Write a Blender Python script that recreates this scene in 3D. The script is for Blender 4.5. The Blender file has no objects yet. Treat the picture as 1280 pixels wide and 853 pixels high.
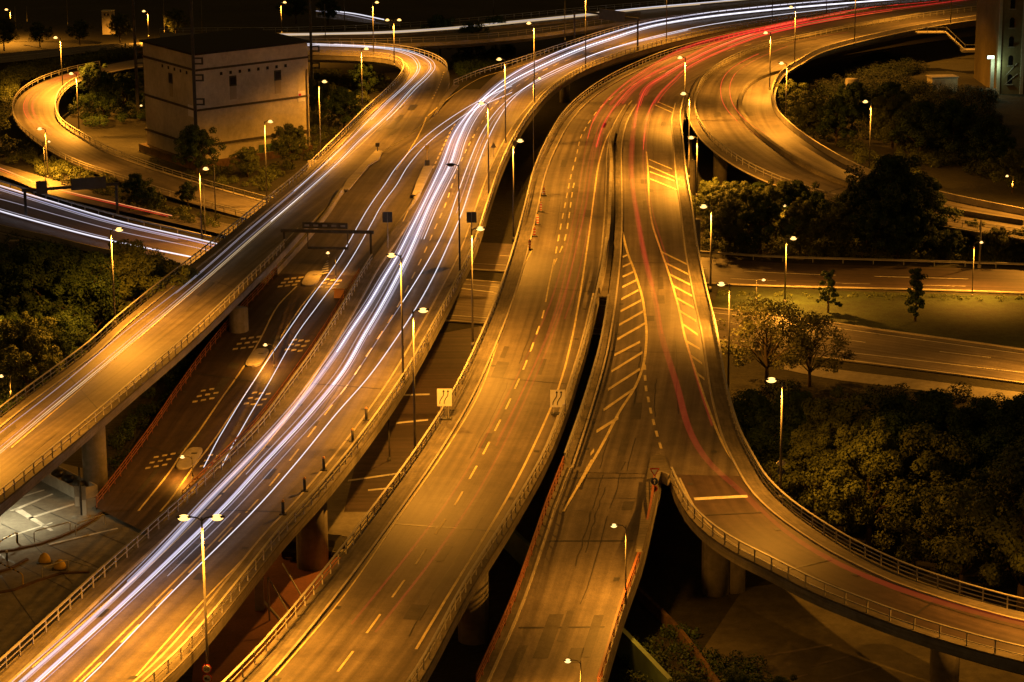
import bpy, math, random
import numpy as np
from mathutils import Vector, Matrix
random.seed(7); np.random.seed(7)
S = bpy.context.scene
COL = S.collection
R = math.radians

# ------------------------------------------------------------------ camera
F_PX, CX, CY, CAM_H = 2992.0, 640.0, 426.5, 60.0
PITCH, ROLL = R(13.99), R(0.40)
r0 = Vector((1, 0, 0)); fwd = Vector((0, math.cos(PITCH), -math.sin(PITCH))); u0 = Vector((0, math.sin(PITCH), math.cos(PITCH)))
right = r0*math.cos(ROLL) - u0*math.sin(ROLL); up = u0*math.cos(ROLL) + r0*math.sin(ROLL)
cam_d = bpy.data.cameras.new('camera'); cam = bpy.data.objects.new('camera', cam_d); COL.objects.link(cam)
mw = Matrix((right, up, -fwd)).transposed().to_4x4(); mw.translation = (0, 0, CAM_H); cam.matrix_world = mw
cam_d.sensor_width = 36; cam_d.lens = 36*F_PX/1280; cam_d.clip_start = 1; cam_d.clip_end = 5000
S.camera = cam

# ------------------------------------------------------------------ night sky, exposure
w = bpy.data.worlds.new('World'); S.world = w; w.use_nodes = True
nt = w.node_tree; bg = nt.nodes['Background']
bg.inputs['Color'].default_value = (1.0, 0.55, 0.15, 1); bg.inputs['Strength'].default_value = 0.046   # the orange glow of a city sky
S.view_settings.view_transform = 'Standard'; S.view_settings.look = 'None'; S.view_settings.gamma = 1; S.view_settings.exposure = 0.42
S.render.engine = 'CYCLES'
S.cycles.use_denoising = True; S.cycles.max_bounces = 4; S.cycles.diffuse_bounces = 2; S.cycles.glossy_bounces = 2
S.cycles.transparent_max_bounces = 24; S.cycles.sample_clamp_indirect = 3; S.cycles.use_light_tree = True
SODIUM = (1.0, 0.36, 0.028)

# ------------------------------------------------------------------ projection helpers (tracing the plan of the junction)
G = -7.5                                   # street level under the viaducts
def P(u, v, z=0.0):
    d = fwd + right*((u-CX)/F_PX) - up*((v-CY)/F_PX)
    t = (z-CAM_H)/d.z
    p = Vector((0, 0, CAM_H)) + d*t
    return Vector((p.x, p.y, z))
def proj(p):
    q = Vector(p) - Vector((0, 0, CAM_H)); dz = q.dot(fwd)
    return CX + F_PX*q.dot(right)/dz, CY - F_PX*q.dot(up)/dz
def top_height(base, vhead):
    lo, hi = 0.0, 60.0
    for _ in range(40):
        m = (lo+hi)/2
        if proj(base+Vector((0, 0, m)))[1] > vhead: lo = m
        else: hi = m
    return lo
def px_x(du, p):                            # metres in x for du picture pixels at p
    return du*((Vector(p)-Vector((0, 0, CAM_H))).dot(fwd))/F_PX
def lerp_tab(tab):
    xs, ys = zip(*tab)
    return lambda v: float(np.interp(v, xs, ys))
zM = lerp_tab([(190, 0), (250, -.3), (290, -1), (330, -2), (380, -3.2), (430, -4.5), (480, -5.6), (540, -6.6), (600, -7.1), (650, -7.3)])
zD = lerp_tab([(590, 0), (640, -.4), (700, -1.6), (760, -2.9), (853, -4.6), (900, -5.4)])
zero = lambda v: 0.0
class Grade:
    """height of a sloping road as a function of how far along it lies (world y)"""
    def __init__(s, tab, uc):
        yz = sorted((P(uc, v, z).y, z) for v, z in tab); s.ys = [a for a, b in yz]; s.zs = [b for a, b in yz]
    def f(s, y): return float(np.interp(y, s.ys, s.zs))
    def z(s, u, v):
        z = -2.0
        for _ in range(40): z = .5*z+.5*s.f(P(u, v, z).y)
        return z
    def __call__(s, v): return s.z(s.uc if hasattr(s, 'uc') else 420, v)
zM = Grade([(190, 0), (250, -.3), (290, -1), (330, -2), (380, -3.2), (430, -4.5), (480, -5.6), (540, -6.6), (600, -7.1), (650, -7.3)], 350)
zD = Grade([(590, 0), (640, -.4), (700, -1.6), (760, -2.9), (853, -4.6), (900, -5.4)], 740); zD.uc = 740

# ------------------------------------------------------------------ curves
class Curve:
    def __init__(s, pts, step=2.5, raw=False):
        p = [np.array(q[:3], float) for q in pts]
        if not raw:
            ext = [2*p[0]-p[1]] + p + [2*p[-1]-p[-2]]
            out = []
            for i in range(1, len(ext)-2):
                a, b, c, d = ext[i-1:i+3]
                # centripetal Catmull-Rom
                t0 = 0; t1 = t0+max(np.linalg.norm(b-a), 1e-3)**.5; t2 = t1+max(np.linalg.norm(c-b), 1e-3)**.5; t3 = t2+max(np.linalg.norm(d-c), 1e-3)**.5
                for k in range(16):
                    t = t1+(t2-t1)*k/16
                    A1 = (t1-t)/(t1-t0)*a+(t-t0)/(t1-t0)*b; A2 = (t2-t)/(t2-t1)*b+(t-t1)/(t2-t1)*c; A3 = (t3-t)/(t3-t2)*c+(t-t2)/(t3-t2)*d
                    B1 = (t2-t)/(t2-t0)*A1+(t-t0)/(t2-t0)*A2; B2 = (t3-t)/(t3-t1)*A2+(t-t1)/(t3-t1)*A3
                    out.append((t2-t)/(t2-t1)*B1+(t-t1)/(t2-t1)*B2)
            out.append(p[-1]); p = out
        p = np.array(p)
        d = np.r_[0, np.cumsum(np.linalg.norm(np.diff(p, axis=0), axis=1))]
        s.len = d[-1]
        n = max(2, int(round(s.len/step))+1)
        s.s = np.linspace(0, s.len, n)
        s.p = np.stack([np.interp(s.s, d, p[:, k]) for k in range(3)], 1)
        s._norm()
    def _norm(s):
        t = np.gradient(s.p, axis=0); t[:, 2] = 0
        t /= np.maximum(np.linalg.norm(t, axis=1, keepdims=True), 1e-6)
        s.t = t; s.n = np.stack([t[:, 1], -t[:, 0], 0*t[:, 0]], 1)   # to the right of travel
    def at(s, d):
        return (np.array([np.interp(d, s.s, s.p[:, k]) for k in range(3)]), np.array([np.interp(d, s.s, s.n[:, k]) for k in range(3)]))
    def offset(s, o, dz=0):
        c = object.__new__(Curve); c.p = s.p + s.n*o + np.array([0, 0, dz]); c.s = s.s.copy(); c.len = s.len; c._norm(); return c
    def cut(s, a, b, step=1.0):                 # a, b as metres
        q = [s.at(d)[0] for d in np.arange(a, b, step)]+[s.at(b)[0]]
        return Curve(q, step=step, raw=True)
def IC(pts, z=zero, step=2.5, dz=0.0):
    if isinstance(z, Grade):
        c = Curve([P(u, v, z.z(u, v)) for u, v in pts], step)
        c.p[:, 2] = [z.f(y)+dz for y in c.p[:, 1]]; return c
    return Curve([P(u, v, z(v)+dz) if not isinstance(z, (int, float)) else P(u, v, z+dz) for u, v in pts], step)

# ------------------------------------------------------------------ mesh builder
class MB:
    def __init__(s): s.v = []; s.f = []; s.uv = []
    def add(s, verts, faces, uvs=None):
        o = len(s.v); s.v += [tuple(map(float, q)) for q in verts]
        for f in faces: s.f.append(tuple(i+o for i in f))
        s.uv += list(uvs) if uvs is not None else [(q[0], q[1]) for q in verts]
        return s
    def sweep(s, c, prof, closed=True, caps=True):
        n = len(c.p); m = len(prof)
        V = []; U = []
        for i in range(n):
            for (o, z) in prof:
                q = c.p[i]+c.n[i]*o; V.append((q[0], q[1], q[2]+z)); U.append((c.s[i], o+z*.7))
        Fs = []
        mm = m if closed else m-1
        for i in range(n-1):
            for j in range(mm):
                k = (j+1) % m
                Fs.append((i*m+j, i*m+k, (i+1)*m+k, (i+1)*m+j))
        if closed and caps:
            Fs.append(tuple(range(m))[::-1]); Fs.append(tuple((n-1)*m+j for j in range(m)))
        return s.add(V, Fs, U)
    def box(s, x0, x1, y0, y1, z0, z1, M=None, b=0.0):
        c = [(x0, y0, z0), (x1, y0, z0), (x1, y1, z0), (x0, y1, z0), (x0, y0, z1), (x1, y0, z1), (x1, y1, z1), (x0, y1, z1)]
        if b:
            x, y = b, b
            c[4:] = [(x0+x, y0+y, z1), (x1-x, y0+y, z1), (x1-x, y1-y, z1), (x0+x, y1-y, z1)]
        if M is not None: c = [tuple(M @ Vector(q)) for q in c]
        return s.add(c, [(0, 3, 2, 1), (4, 5, 6, 7), (0, 1, 5, 4), (1, 2, 6, 5), (2, 3, 7, 6), (3, 0, 4, 7)])
    def tube(s, pts, rad, n=8, caps=True):
        pts = [Vector(p) for p in pts]
        rad = rad if isinstance(rad, (list, tuple)) else [rad]*len(pts)
        V = []; m = n
        for i, p in enumerate(pts):
            t = (pts[min(i+1, len(pts)-1)]-pts[max(i-1, 0)]).normalized()
            a = t.cross(Vector((0, 0, 1)) if abs(t.z) < .9 else Vector((1, 0, 0))).normalized(); b = t.cross(a)
            for k in range(n):
                an = 2*math.pi*k/n; V.append(p+(a*math.cos(an)+b*math.sin(an))*rad[i])
        Fs = [(i*m+k, i*m+(k+1) % m, (i+1)*m+(k+1) % m, (i+1)*m+k) for i in range(len(pts)-1) for k in range(m)]
        if caps: Fs += [tuple(range(m))[::-1], tuple((len(pts)-1)*m+k for k in range(m))]
        return s.add(V, Fs)
    def blob(s, c, rx, ry, rz, n=10, m=6, zmin=-1.0):
        V = []; Fs = []
        for i in range(m+1):
            ph = -math.pi/2+math.pi*i/m
            zz = max(math.sin(ph), zmin)
            for k in range(n):
                a = 2*math.pi*k/n; V.append((c[0]+rx*math.cos(ph)*math.cos(a), c[1]+ry*math.cos(ph)*math.sin(a), c[2]+rz*zz))
        for i in range(m):
            for k in range(n): Fs.append((i*n+k, i*n+(k+1) % n, (i+1)*n+(k+1) % n, (i+1)*n+k))
        return s.add(V, Fs)
    def prism(s, poly, z0, z1):
        n = len(poly); V = [(p[0], p[1], z0) for p in poly]+[(p[0], p[1], z1) for p in poly]
        Fs = [tuple(range(n))[::-1], tuple(range(n, 2*n))]+[(i, (i+1) % n, n+(i+1) % n, n+i) for i in range(n)]
        return s.add(V, Fs)
    def build(s, name, m=None, parent=None, smooth=False):
        me = bpy.data.meshes.new(name); me.from_pydata(s.v, [], s.f)
        if s.uv:
            uvl = me.uv_layers.new(name='UVMap'); idx = np.zeros(len(me.loops), int); me.loops.foreach_get('vertex_index', idx)
            uvl.data.foreach_set('uv', np.array(s.uv, float)[idx].astype('f').ravel())
        if m: me.materials.append(m)
        if smooth: me.polygons.foreach_set('use_smooth', [True]*len(me.polygons))
        me.update()
        o = bpy.data.objects.new(name, me); COL.objects.link(o)
        if parent: o.parent = parent; o.matrix_parent_inverse = parent.matrix_basis.inverted()
        return o
def tag(o, label=None, cat=None, group=None, kind=None):
    if label: o['label'] = label
    if cat: o['category'] = cat
    if group: o['group'] = group
    if kind: o['kind'] = kind
    return o
def thing(name, label, cat, loc=(0, 0, 0), rz=0, group=None):
    o = bpy.data.objects.new(name, None); COL.objects.link(o); o.empty_display_size = .2
    o.location = loc; o.rotation_euler = (0, 0, rz)
    bpy.context.view_layer.update() if False else None
    return tag(o, label, cat, group)
def loc_part(mb, name, m, parent, smooth=False):   # mesh already in the parent's own space
    o = mb.build(name, m, None, smooth); o.parent = parent; return o

# ------------------------------------------------------------------ materials
def mat(name, base, rough=.7, noise=None, metal=0.0, bump=None, uvstreak=None):
    m = bpy.data.materials.new(name); m.use_nodes = True; n = m.node_tree; b = n.nodes['Principled BSDF']
    b.inputs['Roughness'].default_value = rough; b.inputs['Metallic'].default_value = metal
    b.inputs['Base Color'].default_value = (*base, 1)
    def N(t, **k):
        x = n.nodes.new(t)
        for a, v in k.items(): setattr(x, a, v)
        return x
    col = None
    if noise:
        g = N('ShaderNodeNewGeometry')
        last = None
        for (sc, lo, hi) in noise:
            t = N('ShaderNodeTexNoise'); t.inputs['Scale'].default_value = sc; t.inputs['Detail'].default_value = 5; t.inputs['Roughness'].default_value = .65
            n.links.new(g.outputs['Position'], t.inputs['Vector'])
            mr = N('ShaderNodeMapRange'); mr.inputs['From Min'].default_value = .3; mr.inputs['From Max'].default_value = .7
            mr.inputs['To Min'].default_value = lo; mr.inputs['To Max'].default_value = hi
            n.links.new(t.outputs['Fac'], mr.inputs['Value'])
            if last is None: last = mr.outputs['Result']
            else:
                mu = N('ShaderNodeMath', operation='MULTIPLY'); n.links.new(last, mu.inputs[0]); n.links.new(mr.outputs['Result'], mu.inputs[1]); last = mu.outputs[0]
        if uvstreak:
            uv = N('ShaderNodeUVMap'); mp = N('ShaderNodeMapping'); mp.inputs['Scale'].default_value = (uvstreak[0], uvstreak[1], 1)
            n.links.new(uv.outputs['UV'], mp.inputs['Vector'])
            t = N('ShaderNodeTexNoise'); t.inputs['Scale'].default_value = 1; t.inputs['Detail'].default_value = 4
            n.links.new(mp.outputs['Vector'], t.inputs['Vector'])
            mr = N('ShaderNodeMapRange'); mr.inputs['From Min'].default_value = .3; mr.inputs['From Max'].default_value = .7
            mr.inputs['To Min'].default_value = uvstreak[2]; mr.inputs['To Max'].default_value = uvstreak[3]
            n.links.new(t.outputs['Fac'], mr.inputs['Value'])
            mu = N('ShaderNodeMath', operation='MULTIPLY'); n.links.new(last, mu.inputs[0]); n.links.new(mr.outputs['Result'], mu.inputs[1]); last = mu.outputs[0]
        vm = N('ShaderNodeVectorMath', operation='SCALE'); vm.inputs[0].default_value = base
        n.links.new(last, vm.inputs['Scale']); n.links.new(vm.outputs[0], b.inputs['Base Color'])
    if bump:
        g2 = N('ShaderNodeNewGeometry'); t = N('ShaderNodeTexNoise'); t.inputs['Scale'].default_value = bump[0]; t.inputs['Detail'].default_value = 4
        n.links.new(g2.outputs['Position'], t.inputs['Vector'])
        bp = N('ShaderNodeBump'); bp.inputs['Strength'].default_value = bump[1]; bp.inputs['Distance'].default_value = bump[2] if len(bump) > 2 else .05
        n.links.new(t.outputs['Fac'], bp.inputs['Height']); n.links.new(bp.outputs['Normal'], b.inputs['Normal'])
    return m
def emat(name, col, st):
    m = bpy.data.materials.new(name); m.use_nodes = True; n = m.node_tree; b = n.nodes['Principled BSDF']
    b.inputs['Base Color'].default_value = (.0, .0, .0, 1); b.inputs['Roughness'].default_value = 1; b.inputs['Specular IOR Level'].default_value = 0; b.inputs['Emission Color'].default_value = (*col, 1); b.inputs['Emission Strength'].default_value = st
    m.cycles.emission_sampling = 'NONE'
    return m
def leafmat(name, base):
    m = mat(name, base, .75, [(.35, .55, 1.5), (3.0, .6, 1.4)])
    return m
def tmat(name, col, st):
    """light in the air: adds its glow to whatever is behind it"""
    m = bpy.data.materials.new(name); m.use_nodes = True; n = m.node_tree; n.nodes.remove(n.nodes['Principled BSDF']); out = n.nodes['Material Output']
    e = n.nodes.new('ShaderNodeEmission'); e.inputs['Color'].default_value = (*col, 1); e.inputs['Strength'].default_value = st
    t = n.nodes.new('ShaderNodeBsdfTransparent'); a = n.nodes.new('ShaderNodeAddShader')
    n.links.new(e.outputs[0], a.inputs[0]); n.links.new(t.outputs[0], a.inputs[1]); n.links.new(a.outputs[0], out.inputs['Surface'])
    m.cycles.emission_sampling = 'NONE'
    return m
M = dict(
    asphalt=mat('asphalt', (.128, .112, .098), .6, [(.06, .72, 1.25), (.5, .8, 1.18), (2.6, .86, 1.12), (11, .74, 1.26)], bump=(9, .25, .03), uvstreak=(.014, 1.15, .5, 1.42)),
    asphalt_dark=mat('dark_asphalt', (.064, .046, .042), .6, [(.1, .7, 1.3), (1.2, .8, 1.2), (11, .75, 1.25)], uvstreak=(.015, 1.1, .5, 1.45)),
    patch2=mat('worn_patch', (.068, .062, .056), .6, [(1, .7, 1.3), (8, .8, 1.2)]), patch=mat('tar_patch', (.035, .034, .033), .5, [(2, .8, 1.2)]),
    concrete=mat('concrete', (.27, .25, .22), .85, [(.25, .7, 1.25), (2.2, .8, 1.15)], bump=(5, .2, .03), uvstreak=(.25, 3, .75, 1.2)),
    walkway=mat('walkway_concrete', (.125, .112, .095), .85, [(.3, .65, 1.3), (3, .8, 1.2)], uvstreak=(.3, 4, .7, 1.3)),
    kerb=mat('kerbstone', (.40, .37, .32), .8, [(.5, .7, 1.2), (5, .85, 1.1)]),
    steel=mat('galvanised_steel', (.42, .41, .39), .5, [(1.5, .75, 1.15)], metal=.25),
    red_steel=mat('red_painted_steel', (.33, .13, .075), .55, [(1.5, .7, 1.2)]),
    dark_steel=mat('dark_steel', (.06, .06, .06), .5, [(2, .7, 1.3)], metal=.2),
    pole=mat('lamp_pole_steel', (.15, .145, .135), .5, [(1.0, .7, 1.2)], metal=.25),
    white=mat('white_road_paint', (.74, .73, .68), .7, [(.8, .6, 1.1), (9, .7, 1.15)]),
    yellow=mat('yellow_road_paint', (.78, .68, .40), .7, [(.8, .6, 1.1), (9, .7, 1.15)]),
    board=mat('sign_board', (.10, .10, .10), .5, [(1, .8, 1.2)]),
    sign_white=mat('sign_white', (.75, .75, .73), .45, [(2, .93, 1.05)]),
    sign_black=mat('sign_black', (.02, .02, .02), .5, [(2, .9, 1.1)]),
    sign_red=mat('sign_red', (.55, .03, .02), .45, [(2, .9, 1.1)]),
    sign_blue=mat('sign_blue', (.02, .05, .22), .45, [(2, .9, 1.1)]),
    grass=mat('grass', (.016, .028, .008), .95, [(.08, .5, 1.5), (.9, .5, 1.5), (6, .6, 1.4)], bump=(4, .8, .2)),
    soil=mat('dark_ground', (.019, .018, .010), .95, [(.05, .5, 1.6), (.7, .6, 1.4), (5, .7, 1.3)], bump=(2, .6, .3)),
    yard=mat('yard_slabs', (.085, .078, .055), .85, [(.12, .5, 1.35), (1.1, .7, 1.25), (7, .8, 1.2)]), plaza=mat('plaza_concrete', (.20, .19, .165), .8, [(.12, .6, 1.25), (1.4, .75, 1.2), (9, .9, 1.1)]),
    brick=mat('red_brick_paving', (.22, .085, .05), .85, [(.3, .7, 1.2), (4, .75, 1.2)]),
    green=mat('green_painted_wall', (.10, .17, .10), .7, [(.4, .7, 1.3)]),
    wall=mat('tower_concrete', (.52, .48, .37), .9, [(.12, .75, 1.2), (1.2, .85, 1.15), (7, .9, 1.1)], bump=(3, .2, .03)),
    wall_dark=mat('ledge_concrete', (.07, .06, .045), .9, [(1, .7, 1.2)]),
    roof=mat('black_roof_felt', (.012, .012, .012), .9, [(1, .7, 1.3)]),
    rust=mat('rust_stone', (.11, .065, .035), .95, [(.5, .5, 1.4), (3, .6, 1.3)]),
    bark=mat('bark', (.09, .065, .04), .95, [(2, .6, 1.3)]),
    leaf_shade=leafmat('leaf_shade_dark', (.014, .026, .008)), leaf=leafmat('leaf_dark_green', (.028, .060, .014)), leaf2=leafmat('leaf_olive', (.078, .100, .024)), leaf3=leafmat('leaf_pale', (.115, .125, .045)),  # the first, near-black leaf has the shade of unlit places in its colour
    lens=emat('lit_lamp_lens', (1.0, .56, .15), 2.2), lens_small=emat('lit_small_lens', (1.0, .58, .18), 2.0), lens_green=emat('lit_white_lens', (.75, 1.0, .72), 3.0),
    lens_off=mat('unlit_lens', (.03, .03, .03), .3),
    trail_white=tmat('headlight_trail_white', (.90, .88, 1.0), .40), trail_soft=tmat('headlight_trail_soft', (.72, .66, .80), .16), trail_warm=tmat('headlight_trail_warm', (1.0, .72, .42), .22),
    trail_blue=tmat('headlight_trail_blue', (.72, .68, 1.0), .18),
    trail_red=tmat('tail_light_trail_red', (1.0, .03, .025), .22), trail_orange=tmat('tail_light_trail_orange', (1.0, .30, .10), .34), trail_dim=tmat('tail_light_trail_dim', (1.0, .05, .03), .035), trail_glow=tmat('tail_light_glow', (1.0, .04, .03), .075),
    graffiti=mat('graffiti_green', (.06, .14, .075), .8), black_plastic=mat('black_plastic', (.02, .02, .02), .4, [(3, .8, 1.3)]),
    yellow_paint=mat('yellow_paint', (.62, .42, .04), .5, [(3, .8, 1.1)]),
    facade=mat('rendered_facade', (.22, .18, .09), .9, [(.2, .7, 1.2), (2, .85, 1.1)]),
    glass=mat('dark_window', (.01, .01, .012), .2),
    orange_tip=mat('reflective_tip', (.85, .40, .10), .5),
)

# ------------------------------------------------------------------ ground
g = MB(); n = 26
for i in range(n):
    for j in range(n):
        pass
g = MB(); xs = np.linspace(-900, 900, 61); ys = np.linspace(-200, 2600, 81)
V = []; Fs = []
for j, y in enumerate(ys):
    for i, x in enumerate(xs): V.append((x, y, G))
for j in range(len(ys)-1):
    for i in range(len(xs)-1):
        a = j*len(xs)+i; Fs.append((a, a+1, a+len(xs)+1, a+len(xs)))
g.add(V, Fs)
tag(g.build('ground', M['soil']), kind='structure')

def area(name, pts, z, m, kind='structure', zf=None):
    mb = MB(); V = [P(u, v, z) for u, v in pts]; mb.add(V, [tuple(range(len(V)))]); return tag(mb.build(name, m), kind=kind)

# ------------------------------------------------------------------ roads
def ribbon(name, L, Rr, m, dz=0.0, parent=None, thick=0.0, nlat=6, grade=None):
    """surface between two edge curves, sampled together"""
    n = max(len(L.p), len(Rr.p)); mb = MB(); V = []; U = []
    tt = np.linspace(0, 1, n)
    for t in tt:
        a = L.at(t*L.len)[0]; b = Rr.at(t*Rr.len)[0]; wid = np.linalg.norm(b-a)
        for k in range(nlat+1):
            q = a+(b-a)*k/nlat
            V.append((q[0], q[1], (q[2] if grade is None else grade.f(q[1]))+dz)); U.append((t*L.len, wid*k/nlat))
    mm = nlat+1
    Fs = [(i*mm+k, i*mm+k+1, (i+1)*mm+k+1, (i+1)*mm+k) for i in range(n-1) for k in range(nlat)]
    mb.add(V, Fs, U)
    if thick:
        o = len(mb.v); V2 = []; U2 = []
        for t in tt:
            a = L.at(t*L.len)[0]; b = Rr.at(t*Rr.len)[0]; d = (b-a)/max(np.linalg.norm(b-a), .01)
            for (q, zz) in ((a, -.004), (a, -.75), (a+d*1.6, -thick), (b-d*1.6, -thick), (b, -.75), (b, -.004)):
                V2.append((q[0], q[1], q[2]+dz+zz)); U2.append((t*L.len, zz*2+float(np.linalg.norm(q-a))))
        return mb, (V2, [(i*6+k, (i+1)*6+k, (i+1)*6+k+1, i*6+k+1) for i in range(n-1) for k in range(5)], U2)
    return mb, None

class Road: pass
def road(name, L, Rr, m, dz=0.0, thick=1.5, label=None, columns=(), grade=None):
    r = Road(); r.L = L; r.R = Rr
    mb, under = ribbon(name, L, Rr, m, dz, thick=thick, grade=grade)
    r.ob = tag(mb.build(name, m), kind='structure')
    if under:
        r.v = thing('viaduct', label, 'bridge')
        u = MB(); u.add(*under); u.build('girder', M['concrete'], r.v)
        for (u_, v_, rad, zt) in columns:
            b = P(u_, v_, G); c = MB()
            c.tube([(b.x, b.y, G-.3), (b.x, b.y, zt-thick+.05)], rad, 20)
            c.build('column', M['concrete'], r.v, True)
    return r
def walk(curve, side, width, parent, m='walkway', h=.14, a=0, b=None, inset=.02):
    """raised walkway inside a deck edge; side=+1: inside lies to the curve's right"""
    c = curve if b is None else curve.cut(a, b, 2.0)
    x0, x1 = inset*side, (width-.18)*side
    MB().sweep(c, sorted([(x0, -.002), (x1, -.002)])[:0] or [(x0, 0), (x1, 0), (x1, h), (x0, h)]).build('walkway', M[m], parent)
    k0, k1 = (width-.178)*side, width*side
    MB().sweep(c, [(k0, 0), (k1, 0), (k1, h+.02), (k0, h+.02)]).build('kerb', M['kerb'], parent)
def railing(curve, side, label, m='steel', h=1.0, base=.14, spacing=2.3, off=.22, a=0, b=None, rails=(.5,), name='railing', top=(.09, .07), cat='railing', coping=True):
    c = curve.cut(a, b if b is not None else curve.len, 2.0).offset(off*side)
    t = thing(name, label, cat, group=None)
    z1 = base+h
    MB().sweep(c, [(-top[0], z1-top[1]), (top[0], z1-top[1]), (top[0], z1), (-top[0], z1)]).build('handrail', M[m], t)
    for rz in rails:
        MB().sweep(c, [(-.03, base+rz-.035), (.03, base+rz-.035), (.03, base+rz+.035), (-.03, base+rz+.035)]).build('rail', M[m], t)
    n = int(c.len/spacing)
    pm = MB().box(-.045, .045, -.045, .045, base-.02, z1-top[1]); proto = None; rest = MB(); cnt = 0
    order = sorted(range(n+1), key=lambda i: c.at(i*spacing)[0][1])
    for i in order:
        q, nn = c.at(i*spacing)
        if cnt < 95:
            if proto is None: proto = pm.build('post', M[m], None); o = proto
            else: o = proto.copy(); COL.objects.link(o)
            o.name = 'post'; o.parent = t; o.location = q; o.rotation_euler = (0, 0, math.atan2(nn[1], nn[0])); cnt += 1
        else:
            rest.box(-.045, .045, -.045, .045, base-.02, z1-top[1], Matrix.Translation(q) @ Matrix.Rotation(math.atan2(nn[1], nn[0]), 4, 'Z'))
    if rest.v: tag(rest.build('post', M[m], t), kind='stuff')
    return t
def guardrail(curve, label, h=.75, spacing=4.0, m='steel'):
    t = thing('crash_barrier', label, 'crash barrier')
    MB().sweep(curve, [(-.05, h-.32), (.05, h-.27), (.01, h-.16), (.05, h-.05), (-.05, h), (-.09, h-.16)]).build('beam', M[m], t)
    pm = MB().box(-.05, .05, -.07, .07, -.02, h-.1); proto = None
    for i in range(min(95, int(curve.len/spacing))):
        q, nn = curve.at(i*spacing)
        o = pm.build('post', M[m]) if proto is None else proto.copy()
        if proto is None: proto = o
        else: COL.objects.link(o)
        o.parent = t; o.location = q
    return t
def low_wall(curve, label, h=.8, wd=.3, m='concrete', cat='wall', name='parapet_wall'):
    return tag(MB().sweep(curve, [(-wd/2, -.1), (wd/2, -.1), (wd/2*.8, h), (-wd/2*.8, h)]).build(name, M[m]), label, cat)
def line(curve, wd, parent, dash=None, m='white', dz=.02, start=0.0):
    mb = MB()
    if dash is None: mb.sweep(curve, [(-wd/2, dz), (wd/2, dz)], closed=False)
    else:
        s = start
        while s+dash[0] < curve.len:
            mb.sweep(curve.cut(s, s+dash[0], 1.0), [(-wd/2, dz), (wd/2, dz)], closed=False); s += dash[1]
    return mb.build('lane_marking', M[m], parent)
def bars(quads, z, parent, m='white', dz=.02, name='hatching'):
    mb = MB()
    for q in quads:
        V = []
        for (u, v) in q:
            zz = z.z(u, v) if isinstance(z, Grade) else (z(v) if callable(z) else z)
            V.append(P(u, v, zz+dz))
        mb.add(V, [tuple(range(len(V)))])
    return mb.build(name, M[m], parent)

# --- road B: left viaduct
BL = IC([(-90, 598), (0, 522), (60, 477), (108, 441), (142, 410), (195, 366), (250, 323), (320, 266), (372, 224), (412, 186), (452, 146), (485, 115), (500, 98), (503, 87), (495, 78), (470, 73), (430, 71), (385, 70), (320, 71), (250, 73)])
BR = IC([(-90, 705), (0, 632), (60, 582), (108, 542), (170, 489), (226, 441), (275, 395), (320, 350), (345, 325), (380, 287), (427, 240), (475, 192), (515, 165), (541, 143), (556, 118), (562, 98), (557, 84), (540, 73), (510, 65), (467, 60), (430, 59), (385, 59), (320, 60), (250, 62)])
B = road('road', BL, BR, M['asphalt'], 0, 1.5, 'straight concrete viaduct at the left edge of the junction, on a thick round column',
         [(120, 612, 1.15, 0), (300, 450, 1.1, 0), (395, 250, 1.1, 0)])
walk(BL, 1, 1.3, B.ob); walk(BR, -1, .9, B.ob, a=0, b=130)
railing(BL, 1, 'long galvanised railing on the outer left side of the leftmost viaduct', spacing=2.3)
railing(BR, -1, 'galvanised railing between the leftmost viaduct and the sunken ramp', a=0, b=118, spacing=2.3)
sR = lambda c, frac: c.len*frac
# curve parapet at the top of B
brc = IC([(561, 97), (558, 84), (540, 73), (510, 65), (467, 60), (430, 59), (385, 59)])
railing(brc, -1, 'curved railing round the outside of the far hairpin behind the concrete tower', spacing=2.5)

# --- road A: white trail carriageway
AL = IC([(-70, 905), (0, 842), (60, 787), (120, 731), (190, 668), (255, 608), (320, 543), (360, 490), (395, 441), (428, 388), (457, 338), (480, 305), (503, 272), (527, 242), (548, 205), (572, 160), (600, 112), (640, 82), (715, 57), (782, 37), (860, 23), (960, 12), (1060, 2), (1200, -9), (1300, -14)])
AR = IC([(160, 893), (222, 837), (262, 793), (320, 720), (356, 674), (403, 622), (458, 553), (508, 480), (543, 418), (570, 366), (594, 315), (612, 260), (626, 218), (643, 180), (667, 142), (695, 112), (732, 89), (765, 76), (797, 66), (832, 56), (890, 43), (960, 31), (1060, 15), (1160, 3), (1300, -6)])
A = road('road', AL, AR, M['asphalt'], .008, 1.5, 'central left viaduct carrying the white headlight trails, on thick round columns',
         [(391, 708, 1.35, 0), (706, 128, 1.0, 0)])
iA = 0
walk(AL, 1, 1.5, A.ob, a=0, b=165); walk(AR, -1, 1.9, A.ob)
railing(AL, 1, 'railing along the left edge of the white trail carriageway above the ramp', a=0, b=140, spacing=2.3)
railing(AR, -1, 'bright railing along the right edge of the white trail carriageway', spacing=2.3)
alc = IC([(566, 108), (600, 94), (640, 82), (715, 57), (782, 37), (860, 23), (960, 12), (1060, 2), (1200, -9)])
railing(alc, 1, 'railing curving away on the far left edge of the white trail carriageway', spacing=2.5)

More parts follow.
